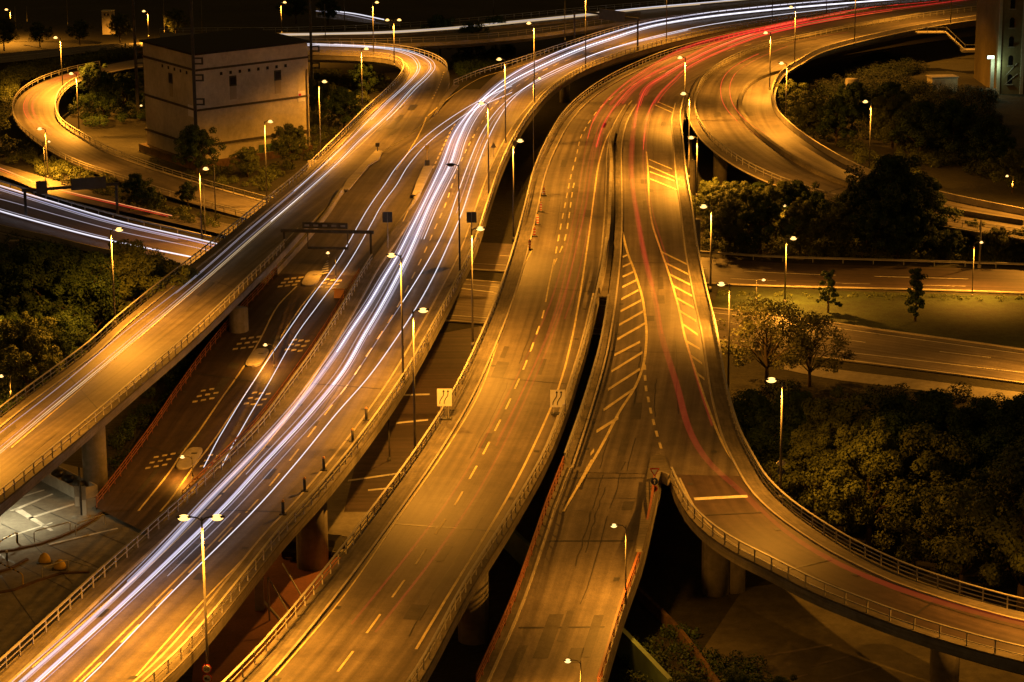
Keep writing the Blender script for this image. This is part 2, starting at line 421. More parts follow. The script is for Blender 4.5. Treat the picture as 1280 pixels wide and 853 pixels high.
# --- ramp M
ML = IC([(60, 712), (118, 634), (170, 566), (226, 485), (262, 436), (290, 402), (318, 372), (352, 335), (387, 297), (430, 242), (475, 194), (515, 168), (541, 146), (575, 112)], zM)
MR = IC([(130, 735), (205, 660), (262, 604), (330, 535), (395, 447), (440, 375), (470, 325), (500, 281), (527, 248), (548, 209), (572, 165), (590, 135), (603, 112)], zM)
def mixmb(L, Rr, name, m, dz, grade=None): return tag(ribbon(name, L, Rr, m, dz, grade=grade)[0].build(name, m), kind='structure')
MLr = IC([(118, 634), (170, 566), (226, 485), (262, 436), (290, 402), (318, 372), (345, 342)], zM)
MRr = IC([(195, 672), (262, 604), (330, 535), (395, 447), (425, 400), (447, 363), (458, 345)], zM)
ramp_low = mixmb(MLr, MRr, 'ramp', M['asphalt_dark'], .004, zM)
MLu = IC([(345, 342), (366, 320), (387, 297), (430, 242), (475, 194), (515, 168), (541, 146), (575, 112)], zM)
MRu = IC([(458, 345), (480, 310), (500, 281), (527, 248), (548, 209), (572, 165), (590, 135), (603, 112)], zM)
ramp_up = mixmb(MLu, MRu, 'ramp', M['asphalt'], .004, zM)
railing(MLr, 1, 'red railing along the left edge of the ramp going down to the plaza', 'red_steel', spacing=2.2, base=.02, rails=(.35, .65), top=(.05, .06))
railing(MRr, -1, 'zigzag red railing on the right side of the sunken ramp', 'red_steel', a=10, spacing=2.2, base=.02, rails=(.35, .65), off=.8, top=(.05, .06))
low_wall(IC([(345, 344), (362, 325), (387, 297), (410, 268), (428, 241)], zM, dz=0), 'short concrete wedge wall left of the ramp under the gantry', .7, .45)
low_wall(IC([(447, 366), (470, 328), (500, 282), (515, 262), (524, 246)], zM), 'low concrete wall right of the ramp beside the square sign', .7, .45)
# concrete support wall under ramp sides
for cc, lb in ((MLr, 'concrete retaining wall under the left side of the ramp'), (MRr, 'concrete retaining wall under the right side of the ramp')):
    mb = MB(); V = []
    for q in cc.p: V += [(q[0], q[1], G-.2), (q[0], q[1], q[2]-.02)]
    mb.add(V, [(2*i, 2*i+2, 2*i+3, 2*i+1) for i in range(len(cc.p)-1)])
    ob = mb.build('retaining_wall', M['concrete']); tag(ob, lb, 'wall')
    so = ob.modifiers.new('thick', 'SOLIDIFY'); so.thickness = .25; so.offset = 0
# traffic wedge islands where roads part
def slab(name, pts, z, h, m, label, cat):
    mb = MB(); po = [P(u, v, z) for u, v in pts]
    mb.prism([(p.x, p.y) for p in po], z-.02, z+h); return tag(mb.build(name, m), label, cat)
slab('traffic_island', [(427, 238), (434, 226), (470, 189), (478, 190), (474, 200), (462, 207), (436, 238)], 0, .18, M['kerb'], 'raised kerb wedge where the left viaduct and the ramp part', 'traffic island')
slab('traffic_island', [(515, 245), (521, 228), (530, 208), (541, 209), (534, 224), (524, 246)], 0, .18, M['kerb'], 'raised kerb wedge between the ramp and the white trail carriageway', 'traffic island')
slab('traffic_island', [(541, 147), (552, 125), (566, 107), (574, 107), (560, 122), (548, 140)], 0, .16, M['walkway'], 'narrow raised wedge at the far fork below the curved railing', 'traffic island')

# --- road C
CLp = [(250, 898), (320, 827), (392, 742), (460, 654), (517, 576), (562, 505), (592, 445), (620, 378), (640, 318), (655, 262), (665, 222), (680, 186), (702, 149), (727, 124), (765, 99), (815, 76), (847, 65), (900, 51), (960, 38), (1067, 19), (1175, 5), (1300, -6)]
CRp = [(490, 910), (535, 838), (583, 748), (645, 648), (684, 578), (708, 520), (722, 475), (734, 435), (747, 380), (757, 330), (762, 280), (764, 230), (765, 190), (772, 158), (787, 132)]
CL = IC(CLp); CR = IC(CRp)
CLs = IC(CLp[:15]);
C_ = road('road', IC([p for p in CLp if p[1] > 90]), IC(CRp+[(815, 108)]), M['asphalt'], 0, 1.5, 'middle viaduct with three lanes curving up from the bottom edge of the picture',
          [(592, 800, 1.2, 0), (650, 620, 1.2, 0), (655, 430, 1.1, 0), (690, 260, 1.1, 0)])
walk(CL, 1, 1.9, C_.ob); walk(CR, -1, .8, C_.ob)
railing(CL, 1, 'long railing along the left edge of the middle viaduct', spacing=2.3)
railing(CR, -1, 'railing along the right edge of the middle viaduct beside the dark gap', a=0, b=150, spacing=1.9)
# --- road D upper (with C merged above the fork)
DRp = [(905, 452), (896, 415), (886, 375), (874, 318), (866, 262), (859, 220), (855, 180), (852, 152), (856, 130)]
DLp = [(708, 560), (722, 528), (740, 470), (749, 435), (760, 372), (767, 310), (769, 260), (769, 215), (770, 180), (777, 152), (789, 131)]
DL = IC(DLp)
C2 = road('road', IC([(690, 169), (702, 149), (727, 124), (765, 99), (815, 76), (847, 65), (900, 51), (960, 38), (1067, 19), (1175, 5), (1300, -6)]),
          IC([(852, 165), (856, 142), (862, 120), (880, 97), (912, 77), (960, 59), (1010, 47), (1072, 34), (1150, 18), (1250, 4), (1300, -1)]),
          M['asphalt'], .004, 1.5, 'far viaduct where the middle and right carriageways have merged, under the red trails')
# D main: from the gore (v=575) upward
Dm = road('road', IC([(700, 590), (722, 528), (740, 470), (749, 435), (760, 372), (767, 310), (769, 260), (769, 215), (770, 180), (777, 152), (795, 122)]),
          IC([(950, 596), (926, 548), (910, 492), (903, 452), (896, 415), (886, 375), (874, 318), (866, 262), (859, 220), (855, 180), (852, 152), (858, 120)]),
          M['asphalt'], .012, 1.5, 'right hand viaduct with painted chevrons running up beside the wooded slope',
          [(800, 660, 1.2, 0), (840, 500, 1.2, 0), (850, 400, 1.1, 0), (865, 330, 1.1, 0), (860, 250, 1.1, 0)])
# D1: down ramp to bottom
D1L = IC([(560, 905), (592, 862), (640, 755), (677, 650), (702, 586), (716, 546)], zD)
D1R = IC([(738, 905), (752, 866), (782, 765), (803, 705), (818, 640), (830, 590), (842, 546)], zD)
D1 = road('ramp', D1L, D1R, M['asphalt'], .006, 1.3, 'straight ramp going down to the bottom edge between the middle and curving viaducts', grade=zD)
# D2: right curve
D2L = IC([(815, 575), (832, 590), (845, 620), (860, 646), (885, 671), (920, 694), (960, 714), (1010, 740), (1060, 761), (1135, 789), (1210, 812), (1280, 830), (1360, 848)])
D2R = IC([(945, 586), (962, 613), (985, 636), (1010, 655), (1060, 687), (1100, 707), (1135, 723), (1210, 748), (1280, 767), (1360, 784)])
D2 = road('road', D2L, D2R, M['asphalt_dark'], .002, 1.5, 'curved viaduct sweeping off to the right edge on a pair of pale round columns',
          [(894, 741, 1.15, 0), (917, 738, .95, 0), (1180, 850, 1.1, 0)])
# walkways and rails of D
DRfull = IC([(1360, 784), (1280, 767), (1210, 748), (1135, 723), (1100, 707), (1060, 687), (1010, 655), (985, 636), (962, 613), (940, 577), (926, 548), (910, 492), (903, 452), (896, 415), (886, 375), (874, 318), (866, 262), (859, 220), (855, 180), (852, 152), (856, 130)])
walk(DRfull, -1, 1.7, Dm.ob)
railing(DRfull, -1, 'curved railing along the outer right edge of the right hand viaduct above the woods', spacing=2.0, rails=(.35, .68), h=1.05)
DLf = IC([(592, 862), (640, 755), (677, 650), (702, 586)], zD)
walk(DLf, 1, .9, D1.ob)
walk(IC([(702, 586), (722, 528), (740, 470), (749, 435), (760, 372), (767, 310), (769, 260), (769, 215), (770, 180), (777, 152), (789, 131)]), 1, 1.0, Dm.ob)
railing(DLf, 1, 'red railing on the left side of the descending ramp', 'red_steel', rails=(.3, .6), spacing=1.8, top=(.06, .07))
railing(IC([(703, 582), (722, 528), (740, 470), (749, 435), (758, 380)]), 1, 'railing on the left edge of the chevron carriageway beside the dark gap', spacing=1.9)
railing(IC([(752, 866), (782, 765), (803, 705), (818, 640), (822, 606)], zD), -1, 'railing on the right side of the descending ramp above the black hollow', 'red_steel', spacing=1.9, rails=(.3, .6), off=.25)
D2Lr = IC([(836, 600), (846, 622), (860, 646), (885, 671), (920, 694), (960, 714), (1010, 740), (1060, 761), (1135, 789), (1210, 812), (1280, 830), (1360, 848)])
walk(D2Lr, -1, 1.0, D2.ob)
railing(D2Lr, -1, 'pale railing on the inner edge of the curving viaduct above the round columns', spacing=2.2, rails=(.35,), h=1.0)
# gore nose
low_wall(IC([(818, 606), (826, 602), (836, 606)], step=.5), 'low concrete nose wall joining the two railings at the fork', .9, .25)
slab('traffic_island', [(816, 640), (803, 690), (795, 690), (806, 612), (813, 574), (822, 568), (831, 573), (838, 592), (846, 612), (836, 604), (822, 602)], .01, .17, M['walkway'], 'raised kerbed nose of the fork carrying the triangular sign', 'traffic island')
low_wall(IC([(762, 178), (764, 200), (763, 235), (761, 285), (754, 345), (748, 368)], step=2), 'dark concrete wall between the middle and right carriageways', .75, .5)
slab('median_cover', [(747, 372), (760, 372), (766, 310), (768, 260), (768, 215), (768, 182), (765, 190), (764, 230), (762, 280), (757, 330)], -.05, .1, M['walkway'], 'concrete strip closing the gap between the middle and right carriageways', 'median strip')

# --- road F: loop at the top right
zF = lerp_tab([(100, 0), (150, -.1), (190, -.6), (230, -1.8), (280, -3.6), (330, -5)])
FLp = [(1300, 5), (1160, 22), (1072, 36), (1010, 49), (960, 60), (912, 79), (884, 99), (873, 120), (871, 145), (884, 170), (905, 190), (940, 213), (985, 233), (1045, 252), (1110, 268), (1180, 281), (1280, 297), (1360, 310)]
FRp = [(1300, 14), (1240, 22), (1150, 36), (1067, 54), (1025, 66), (997, 81), (977, 94), (966, 111), (964, 128), (976, 151), (1022, 187), (1085, 220), (1170, 247), (1280, 270), (1360, 285)]
FL = Curve([P(u, v, zF(v)) for u, v in FLp]); FR = Curve([P(u, v, zF(v+6)) for u, v in FRp])
Fr = road('road', FL, FR, M['asphalt'], -.004, 1.6, 'wide loop viaduct bending round the dark hollow at the upper right',
          [(1064, 138, 1.3, 0), (990, 205, 1.2, -.5), (900, 235, 1.1, 0)])
walk(FL, 1, 1.6, Fr.ob); walk(FR, -1, .8, Fr.ob)
railing(FL, 1, 'railing on the left edge of the upper right loop', spacing=2.5)
tag(MB().sweep(FR.offset(-.15), [(-.16, .10), (.16, .10), (.12, 1.0), (-.12, 1.0)]).build('parapet_wall', M['kerb']), 'pale solid parapet round the outer edge of the upper right loop', 'wall')
med = Curve([P(u, v, zF(v)) for u, v in [(985, 88), (955, 97), (936, 108), (926, 124), (927, 142), (940, 160), (960, 178), (992, 200), (1022, 217), (1055, 231), (1110, 247), (1180, 263), (1280, 280)]])
low_wall(med, 'low kerb wall dividing the two lanes of the upper right loop', .55, .8, 'walkway')
mc = IC([(880, 97), (912, 77), (960, 59), (1010, 47), (1072, 34), (1150, 19)])
low_wall(mc, 'concrete wall between the merged carriageway and the loop', .6, .4)
# stair hanging on the loop's parapet
t = thing('staircase', 'steel staircase hanging outside the loop parapet at the upper right', 'staircase')
b0 = P(1152, 40, -.2); b1 = P(1205, 50, -1.2)
MB().box(-1.2, 5, -1.6, 1.6, -.2, 0, Matrix.Translation(b0)).build('platform', M['kerb'], t)
st = MB(); dd = (b1-b0)
for k in range(14):
    q = b0+Vector((5, 0, 0))+(dd-Vector((5, 0, 0)))*(k/14)+Vector((0, 0, -.14*k)); st.box(-.3, .3, -.9, .9, -.08, 0, Matrix.Translation(q))
st.build('steps', M['steel'], t)
e = b1+Vector((0, 0, -2)); MB().box(-.5, 4, -1.5, 1.5, -.5, .0, Matrix.Translation(e)).build('landing', M['kerb'], t)
rl = MB()
for sd in (-1.5,):
    rl.tube([b0+Vector((-1.2, sd, 1.1)), b0+Vector((5, sd, 1.1)), e+Vector((0, sd, 1.1)), e+Vector((4, sd, 1.1))], .07, 6)
    for q in (b0+Vector((-1.2, sd, 0)), b0+Vector((1, sd, 0)), b0+Vector((3, sd, 0)), b0+Vector((5, sd, 0)), e+Vector((0, sd, 0)), e+Vector((4, sd, 0)), (b0+Vector((5, sd, 0))+e+Vector((0, sd, 0)))/2):
        rl.tube([q, q+Vector((0, 0, 1.1))], .06, 6)
rl.build('handrail', M['steel'], t)

# --- road G: far road at the top
GLc = IC([(200, 42), (300, 41), (345, 41), (470, 37), (560, 31), (640, 24), (720, 16), (800, 9), (880, 2), (1000, -8), (1150, -16)])
GRc = IC([(200, 56), (300, 55), (345, 55), (480, 55), (560, 52), (640, 46), (705, 38), (780, 27), (840, 20), (960, 8), (1150, -4)])
Gr = road('road', GLc, GRc, M['asphalt'], -.008, 1.6, 'far viaduct running across the top of the scene behind the concrete tower')
railing(GLc, 1, 'far railing on the back edge of the topmost road', spacing=2.5); railing(GRc, -1, 'far railing on the front edge of the topmost road', spacing=2.5, b=GRc.len*.55)
low_wall(IC([(345, 48), (480, 46), (560, 41), (640, 35), (720, 27), (800, 18)]), 'low dividing barrier along the middle of the topmost road', .6, .3)

# --- road H: loop at the left
zH = lambda v: float(np.interp(v, [60, 80, 110, 150, 200, 240, 270], [-1.0, -2, -3.2, -4.6, -6, -6.8, -7.2]))
HL = Curve([P(u, v, zH(v)) for u, v in [(260, 66), (180, 73), (125, 83), (87, 91), (50, 104), (26, 120), (18, 136), (21, 154), (34, 169), (57, 186), (100, 208), (147, 224), (215, 247), (300, 271), (360, 286)]])
HR = Curve([P(u, v, zH(v)) for u, v in [(260, 78), (180, 83), (135, 91), (97, 102), (76, 116), (68, 136), (75, 155), (103, 174), (138, 193), (175, 207), (200, 216), (255, 233), (320, 251), (380, 266)]])
Hr = mixmb(HL, HR, 'road', M['asphalt'], 0)
def skirt(c, label, side):
    return tag(MB().sweep(c, [(0, -.01), (0, -.3), (side*2.5, G-c.p[:, 2].min()-.5), (side*2.4, G-c.p[:, 2].min()-1)], closed=False).build('embankment', M['soil']), kind='structure')
skirt(HL, '', -1); skirt(HR, '', 1)
railing(HL, 1, 'railing round the outside of the small loop at the far left', spacing=3, a=25, h=.9)
railing(HR, -1, 'railing round the inside of the small loop at the far left', spacing=3, a=25, h=.9)
MB().sweep(HR, [(-.7, .0), (-.1, .0), (-.1, .12), (-.7, .12)]).build('kerb', M['kerb'], Hr)
# --- road I: lower left highway with white trails; J: red one beyond it; K: far left
zI = -6.0
IL = IC([(-80, 212), (0, 234), (75, 257), (150, 278), (265, 305), (360, 328), (420, 345)], zI); IR = IC([(-80, 262), (0, 284), (60, 298), (125, 314), (225, 333), (300, 348), (400, 370)], zI)
Ir = mixmb(IL, IR, 'road', M['asphalt_dark'], 0)
JL = IC([(-80, 186), (0, 205), (60, 223), (130, 243), (220, 266), (300, 283)], -6.8); JR = IC([(-80, 200), (0, 219), (62, 243), (125, 258), (200, 275), (290, 296)], -6.8)
Jr = mixmb(JL, JR, 'road', M['asphalt'], 0)
skirt(IL, '', -1)
guardrail(IC([(-60, 214), (0, 231), (75, 254), (150, 275), (265, 302)], zI), 'crash barrier between the white trail highway and the red lit road at the left')
low_wall(IC([(-60, 270), (0, 288), (60, 301), (125, 317), (225, 336)], zI), 'concrete parapet on the near side of the lower left highway', .8, .3)
t = thing('retaining_wall', 'pale concrete abutment with a pillar under the lower left highway', 'wall')
wc = IC([(-60, 272), (0, 290), (60, 303)], zI)
MB().sweep(wc, [(-.3, -3), (.3, -3), (.3, -.1), (-.3, -.1)]).build('wall', M['concrete'], t)
MB().box(-.6, .6, -.6, .6, G-.1, zI-.1, Matrix.Translation(Vector((*P(17, 300, zI).xy, 0)))).build('pillar', M['concrete'], t)
KL = IC([(-80, 74), (0, 67), (70, 61), (140, 55), (200, 52)], -5); KR = IC([(-80, 86), (0, 79), (70, 71), (140, 62), (200, 58)], -5)
Kr = mixmb(KL, KR, 'road', M['asphalt'], 0); railing(KR, -1, 'thin railing in front of the narrow road at the far left', spacing=3)
skirt(KR, '', 1)
# --- E roads at the right
E1L = IC([(480, 296), (600, 303), (760, 312), (880, 321), (960, 328), (1120, 333), (1280, 338), (1400, 342)], G+.15); E1R = IC([(480, 330), (600, 338), (760, 348), (890, 355), (960, 358), (1120, 362), (1280, 367), (1400, 372)], G+.15)
E1 = mixmb(E1L, E1R, 'road', M['asphalt_dark'], 0)
E2L = IC([(480, 345), (600, 352), (800, 376), (960, 394), (1100, 413), (1280, 438), (1400, 456)], G+.1); E2R = IC([(480, 396), (600, 405), (800, 424), (960, 440), (1100, 457), (1280, 480), (1400, 497)], G+.1)
E2 = mixmb(E2L, E2R, 'road', M['asphalt'], 0)
line(IC([(480, 310), (600, 318), (760, 328), (960, 341), (1280, 351)], G+.15), .25, E1, (12, 17)); line(IC([(480, 322), (600, 330), (760, 338), (960, 351), (1280, 360)], G+.15), .15, E1, (6, 12))
line(IC([(480, 357), (600, 365), (800, 388), (1000, 416), (1072, 427), (1185, 441), (1280, 452)], G+.1), .2, E2, (6, 15)); line(IC([(480, 390), (600, 397), (800, 417), (960, 430), (1052, 440), (1280, 466)], G+.1), .22, E2)
line(IC([(480, 350), (600, 357), (800, 381), (960, 399), (1100, 418), (1280, 443)], G+.1), .2, E2)
for cc, nm in ((E2L, 0), (E2R, 0), (E1R, 0)): MB().sweep(cc, [(-.25, 0), (.1, 0), (.1, .14), (-.25, .14)]).build('kerb', M['kerb'], E2)
guardrail(IC([(870, 320), (960, 326), (1120, 331), (1280, 336), (1360, 339)], G+.1), 'steel crash barrier along the back of the crossing road at the right')
path_o = mixmb(IC([(980, 452), (1047, 462), (1120, 471), (1280, 491)], G+.05), IC([(980, 462), (1040, 474), (1120, 484), (1280, 505)], G+.05), 'path', M['plaza'], 0)
grass_o = area('grass', [(900, 359), (1120, 366), (1290, 371), (1290, 436), (1167, 421), (1100, 411), (960, 392), (890, 384)], G+.02, M['grass'], 'stuff')

# --- plaza, lower streets
pl = area('plaza', [(-60, 560), (60, 575), (122, 590), (124, 636), (180, 664), (215, 672), (130, 790), (-60, 960)], G+.012, M['plaza'])
area('pavement', [(255, 700), (330, 690), (470, 700), (470, 900), (235, 900)], G+.010, M['brick'])
area('pavement', [(200, 560), (560, 520), (600, 600), (520, 690), (330, 690)], G+.006, M['plaza'])
area('pavement', [(930, 735), (1010, 725), (1300, 850), (1300, 900), (820, 900)], G+.010, M['yard'])  # paving colour darkened to stand for stains and the railing's shadow
pv = area('street', [(480, 430), (600, 408), (700, 420), (620, 560), (520, 640), (430, 640)], G+.016, M['asphalt_dark'])
bars([[(435, 600), (505, 590), (505, 592), (435, 602)], [(460, 612), (500, 608), (500, 610), (460, 614)], [(495, 528), (535, 524), (535, 526), (495, 530)], [(505, 493), (537, 492), (537, 494), (505, 495)]], G+.016, pv, name='lane_marking')
bars([[(960, 818), (1040, 805), (1041, 807), (961, 820)], [(1010, 833), (1065, 818), (1066, 820), (1011, 835)], [(1040, 848), (1100, 832), (1101, 834), (1041, 850)], [(985, 848), (1010, 842), (1010, 844), (986, 850)]], G+.012, pv, 'walkway', name='lane_marking')
# plaza markings
bars([[(15, 637), (28, 637), (67, 663), (63, 664)], [(12, 638.5), (65, 617), (67, 618), (17, 639.5)], [(33, 648), (92, 629.5), (94, 631), (36, 649.5)], [(28, 620), (55, 612), (56, 613), (29, 621.5)],
      [(4, 672), (65, 653), (66, 654), (5, 674)], [(60, 680), (146, 660), (148, 661), (62, 681.5)]], G+.012, pl, name='parking_marking')
joints = []
for (a, b) in [((40, 632), (200, 700)), ((0, 655), (150, 722)), ((25, 665), (90, 730)), ((70, 600), (190, 655)), ((-10, 690), (90, 740)), ((0, 720), (50, 790))]:
    joints.append([a, (a[0]+1, a[1]-.6), (b[0]+1, b[1]-.6), b])
bars(joints, G+.012, pl, 'patch', .008, 'slab_joint')
kc = IC([(-20, 693), (30, 686), (75, 672), (110, 655), (128, 641)], G)
MB().sweep(kc, [(-.15, 0), (.15, 0), (.15, .15), (-.15, .15)]).build('kerb', M['rust'], pl)
kc = IC([(-20, 722), (10, 713), (30, 702), (34, 700)], G); MB().sweep(kc, [(-.15, 0), (.15, 0), (.15, .15), (-.15, .15)]).build('kerb', M['rust'], pl)
kc = IC([(-20, 745), (20, 738), (60, 722), (100, 714), (112, 716)], G); MB().sweep(kc, [(-.15, 0), (.15, 0), (.15, .15), (-.15, .15)]).build('kerb', M['rust'], pl)

# --- road markings
line(IC([(-30, 905), (20, 860), (92, 853-0), (255, 690)][2:]+[(300, 642)], zero), .16, A.ob, m='yellow')
line(IC([(100, 853), (113, 841), (163, 792), (208, 745), (247, 705), (285, 665), (325, 622), (370, 566), (411, 512), (437, 478), (468, 430), (494, 389), (514, 350), (531, 315), (545, 283), (556, 258), (575, 205), (597, 162), (625, 125), (680, 88), (750, 62), (840, 42), (960, 22), (1080, 6)], zero), .16, A.ob, (3.6, 7.3), m='yellow')
line(IC([(40, 835), (120, 765), (195, 700), (260, 636), (330, 560), (375, 500), (412, 440), (450, 375), (485, 315), (519, 245)], zero), .14, A.ob, m='yellow')
line(IC([(170, 846), (260, 745), (354, 648), (405, 592), (458, 527), (495, 462), (530, 400), (560, 345), (590, 285)], zero), .14, A.ob, m='yellow')
line(IC([(541, 211), (552, 188), (563, 165), (571, 152)], zero), .22, ramp_up, (2.5, 4), m='yellow')
line(IC([(495, 213), (512, 188), (525, 166), (533, 147)], zero), .2, ramp_up, m='yellow', dz=.03)
line(IC([(535, 145), (550, 132), (572, 115), (605, 96), (640, 86), (715, 61), (782, 41)], zero), .18, A.ob, m='yellow', dz=.03)
line(IC([(14, 560), (108, 480), (200, 400), (300, 315), (400, 228), (470, 163), (515, 120)], zero), .1, B.ob, m='yellow')
line(IC([(555, 90), (549, 107), (540, 125)], zero), .16, B.ob, (1.6, 3.4), m='yellow')
line(IC([(422, 840), (459, 791), (491, 746), (520, 705), (546, 665), (569, 631), (588, 597), (605, 566), (620, 536), (633, 510), (645, 483), (655, 460), (664, 437), (672, 414), (679, 393), (682, 378)], zero), .17, C_.ob, (3.8, 7.3), m='yellow', start=-1.0+1)
line(IC([(682, 378), (687, 352), (691, 333)], zero), .17, C_.ob, m='yellow')
line(IC([(691, 333), (694, 320), (700, 288), (706, 258), (714, 219), (720, 197), (726, 172), (735, 155)], zero), .17, C_.ob, (4.0, 7.3), m='yellow')
line(IC([(692, 332), (700, 315), (706, 300), (711, 273), (717, 232), (721, 219)], zero), .17, C_.ob, (4.0, 7.3), m='yellow')
line(IC([(735, 155), (750, 135), (770, 119), (800, 102), (850, 82), (900, 67), (960, 50), (1072, 28)], zero), .17, C2.ob, (4.0, 9), m='yellow')
line(IC([(790, 126), (780, 138), (767, 157), (757, 176), (751, 195), (747, 213), (737, 288), (726, 363), (715, 423), (700, 480), (680, 530), (640, 612), (600, 680), (560, 745), (520, 812)], zero), .2, C_.ob, m='yellow')
line(IC([(665, 313), (652, 338), (640, 373), (620, 425)], zero), .15, C_.ob, m='yellow')
line(IC([(345, 845), (430, 745), (500, 645), (560, 558), (600, 490), (625, 420)], zero), .12, C_.ob, m='yellow')
hl = IC([(778, 290), (781, 303), (785, 318), (792, 336), (798, 355), (803, 373), (806, 392), (808, 410), (808, 426), (804, 458), (793, 486), (775, 514), (753, 556), (722, 609)])
line(hl, .26, Dm.ob, m='yellow', dz=.03)
hr = IC([(808, 190), (810, 213), (812, 258), (816, 283), (826, 313), (837, 345), (849, 388), (857, 425), (869, 463), (890, 523), (905, 558), (925, 590)])
line(hr, .22, Dm.ob, m='yellow', dz=.03)
def bar(ax, ay, bx, by, t=2.6): return [(ax, ay), (ax+.2, ay+t), (bx+.2, by+t), (bx, by)]
c7 = lambda L: [bar(640+a/4, 213+b/4, 640+c/4, 213+d/4, 1.2+b/450) for a, b, c, d in L]
c8 = lambda L: [bar(640+a/4, 426+b/4, 640+c/4, 426+d/4, 2.9+b/400) for a, b, c, d in L]
bars(c7([(578, 418, 553, 430), (593, 460, 553, 478), (607, 503, 553, 528), (620, 545, 550, 580), (632, 594, 546, 640), (645, 645, 542, 700), (655, 700, 535, 768), (664, 760, 525, 840)])
     + c8([(640, 0, 512, 66), (652, 52, 497, 148), (640, 135, 480, 238), (604, 238, 457, 340), (532, 378, 422, 446), (410, 538, 392, 560)]), 0.012, Dm.ob, 'yellow')
bars(c7([(745, 403, 875, 466), (765, 458, 885, 517), (783, 513, 895, 570), (800, 570, 900, 623), (820, 632, 910, 683), (838, 697, 920, 748), (857, 766, 930, 818), (690, 40, 825, 95), (688, 5, 812, 50)])
     + c8([(876, 0, 940, 36), (893, 68, 950, 108), (915, 150, 962, 186)]) + [bar(811, 207, 843, 221, 1.2), bar(819, 131, 846, 143, .9), bar(822, 127, 848, 138, .9), bar(811, 199, 840, 211, 1)], 0.012, Dm.ob, 'yellow')
bars([[(640+a/4, 426+b/4), (640+(a+13)/4, 426+b/4), (640+(c+13)/4, 426+d/4), (640+c/4, 426+d/4)] for a, b, c, d in
      [(656, 120, 658, 145), (658, 172, 660, 200), (662, 225, 665, 253), (673, 280, 678, 308), (684, 335, 690, 365), (698, 392, 705, 422), (713, 450, 721, 480), (731, 510, 740, 540)]], 0.012, Dm.ob, 'yellow', name='lane_marking')
bars([[(867, 622.2), (868, 625.5), (935, 622.0), (934, 618.8)]], 0.02, D2.ob, 'white', name='stop_line')
bars([[(680, 668), (692, 634), (694, 634), (682, 668)]], zD, D1.ob, 'yellow', name='lane_marking')
line(IC([(704, 640), (722, 609), (740, 575)], zD), .2, D1.ob, m='yellow', dz=.035)
line(IC([(173, 639), (215, 586), (224, 572), (244, 546), (275, 501), (305, 458), (325, 425), (347, 383), (371, 358)], zM), .18, ramp_low, m='yellow')
line(IC([(200, 640), (213, 625), (238, 589), (256, 566), (290, 517), (320, 473), (349, 425), (370, 393), (395, 360)], zM), .18, ramp_low, m='yellow')
# cushions
cq = []
def cushion(pts):
    for (u, v) in pts:
        cq.append([(u-3.4, v+1.6), (u+3.0, v+.6), (u+3.8, v-1.5), (u-2.4, v-.8)])
def grid(cu, cv, du=(10.5, -2.0), dv=(-5.2, 6.8), n=3): return [(cu+du[0]*i+dv[0]*j, cv+du[1]*i+dv[1]*j) for i in range(n) for j in range(3)]
cushion(grid(195, 571.5)); cushion(grid(254, 488.5)); cushion(grid(304, 423.5, (9.8, -1.2), (-5, 6.4))); cushion(grid(358, 349, (9, -1), (-4, 4.6)))
cushion(grid(263, 569, (10, 1)))
cushion(grid(318, 491, (8.5, .8))); cushion(grid(368, 425, (8, .8), (-4.5, 6))); cushion(grid(408, 349.5, (8, .8), (-3.5, 4.6)))
bars(cq, zM, ramp_low, 'yellow', .025, 'rumble_marking')
# islands on the ramp
def island(cu, cv, au, av, bu, label, hatch=False):
    z = zM.z(cu, cv); c = P(cu, cv, z); a = P(cu+au, cv+av, zM.z(cu+au, cv+av)) - c; b = P(cu+bu, cv, z) - c
    t = thing('traffic_island', label, 'traffic island', c)
    V = [];
    for k in range(24):
        an = 2*math.pi*k/24; ca, sa = math.cos(an), math.sin(an); ca = math.copysign(abs(ca)**.6, ca); sa = math.copysign(abs(sa)**.6, sa)
        V.append(a*ca+b*sa)
    mb = MB(); n = 24
    mb.add([v+Vector((0, 0, -.1)) for v in V]+[v+Vector((0, 0, .16)) for v in V], [tuple(range(n, 2*n))]+[(i, (i+1) % n, n+(i+1) % n, n+i) for i in range(n)])
    loc_part(mb, 'kerb', M['kerb'], t)
    mb = MB(); mb.add([v*.86+Vector((0, 0, .165)) for v in V], [tuple(range(n))]); loc_part(mb, 'paving', M['kerb'], t)
    for (x, y) in ((.40, .2),):
        q = a*x+b*y; mb = MB(); mb.box(-.28, .28, -.2, .2, .168, .172, Matrix.Translation(q)); loc_part(mb, 'cover', M['patch'], t)
island(237, 574, 9, -13, 11, 'oval kerbed island nearest the plaza on the ramp')
island(321.5, 448, 7, -11, 10.5, 'middle oval kerbed island on the ramp')
island(390, 349, 5, -9, 10, 'uppermost kerbed island on the ramp under the gantry')
bars([[(399+i*1.6, 343-i*3.0), (411-i*.2, 341.5-i*3.0), (411-i*.1, 340.3-i*3.0), (400+i*1.6, 341.8-i*3.0)] for i in range(8)], zM, ramp_up, 'white', .18, 'hatching')
bars([[(520-12, 143), (510, 143), (504, 137), (512, 131), (523, 131), (514, 137.5)][0:0] or [(509, 137.5), (517, 138), (523, 131), (513, 131)], [(493, 150), (497, 154), (505, 144), (500, 144)], [(480, 160), (492, 161), (497, 153), (494, 153)]], .01, B.ob, 'patch', .02, 'tar_patch')
bars([[(328, 599), (337, 599), (347, 586), (338, 586)], [(120, 772), (128, 771), (138, 761), (130, 762)]], .01, A.ob, 'patch', .022, 'tar_patch')
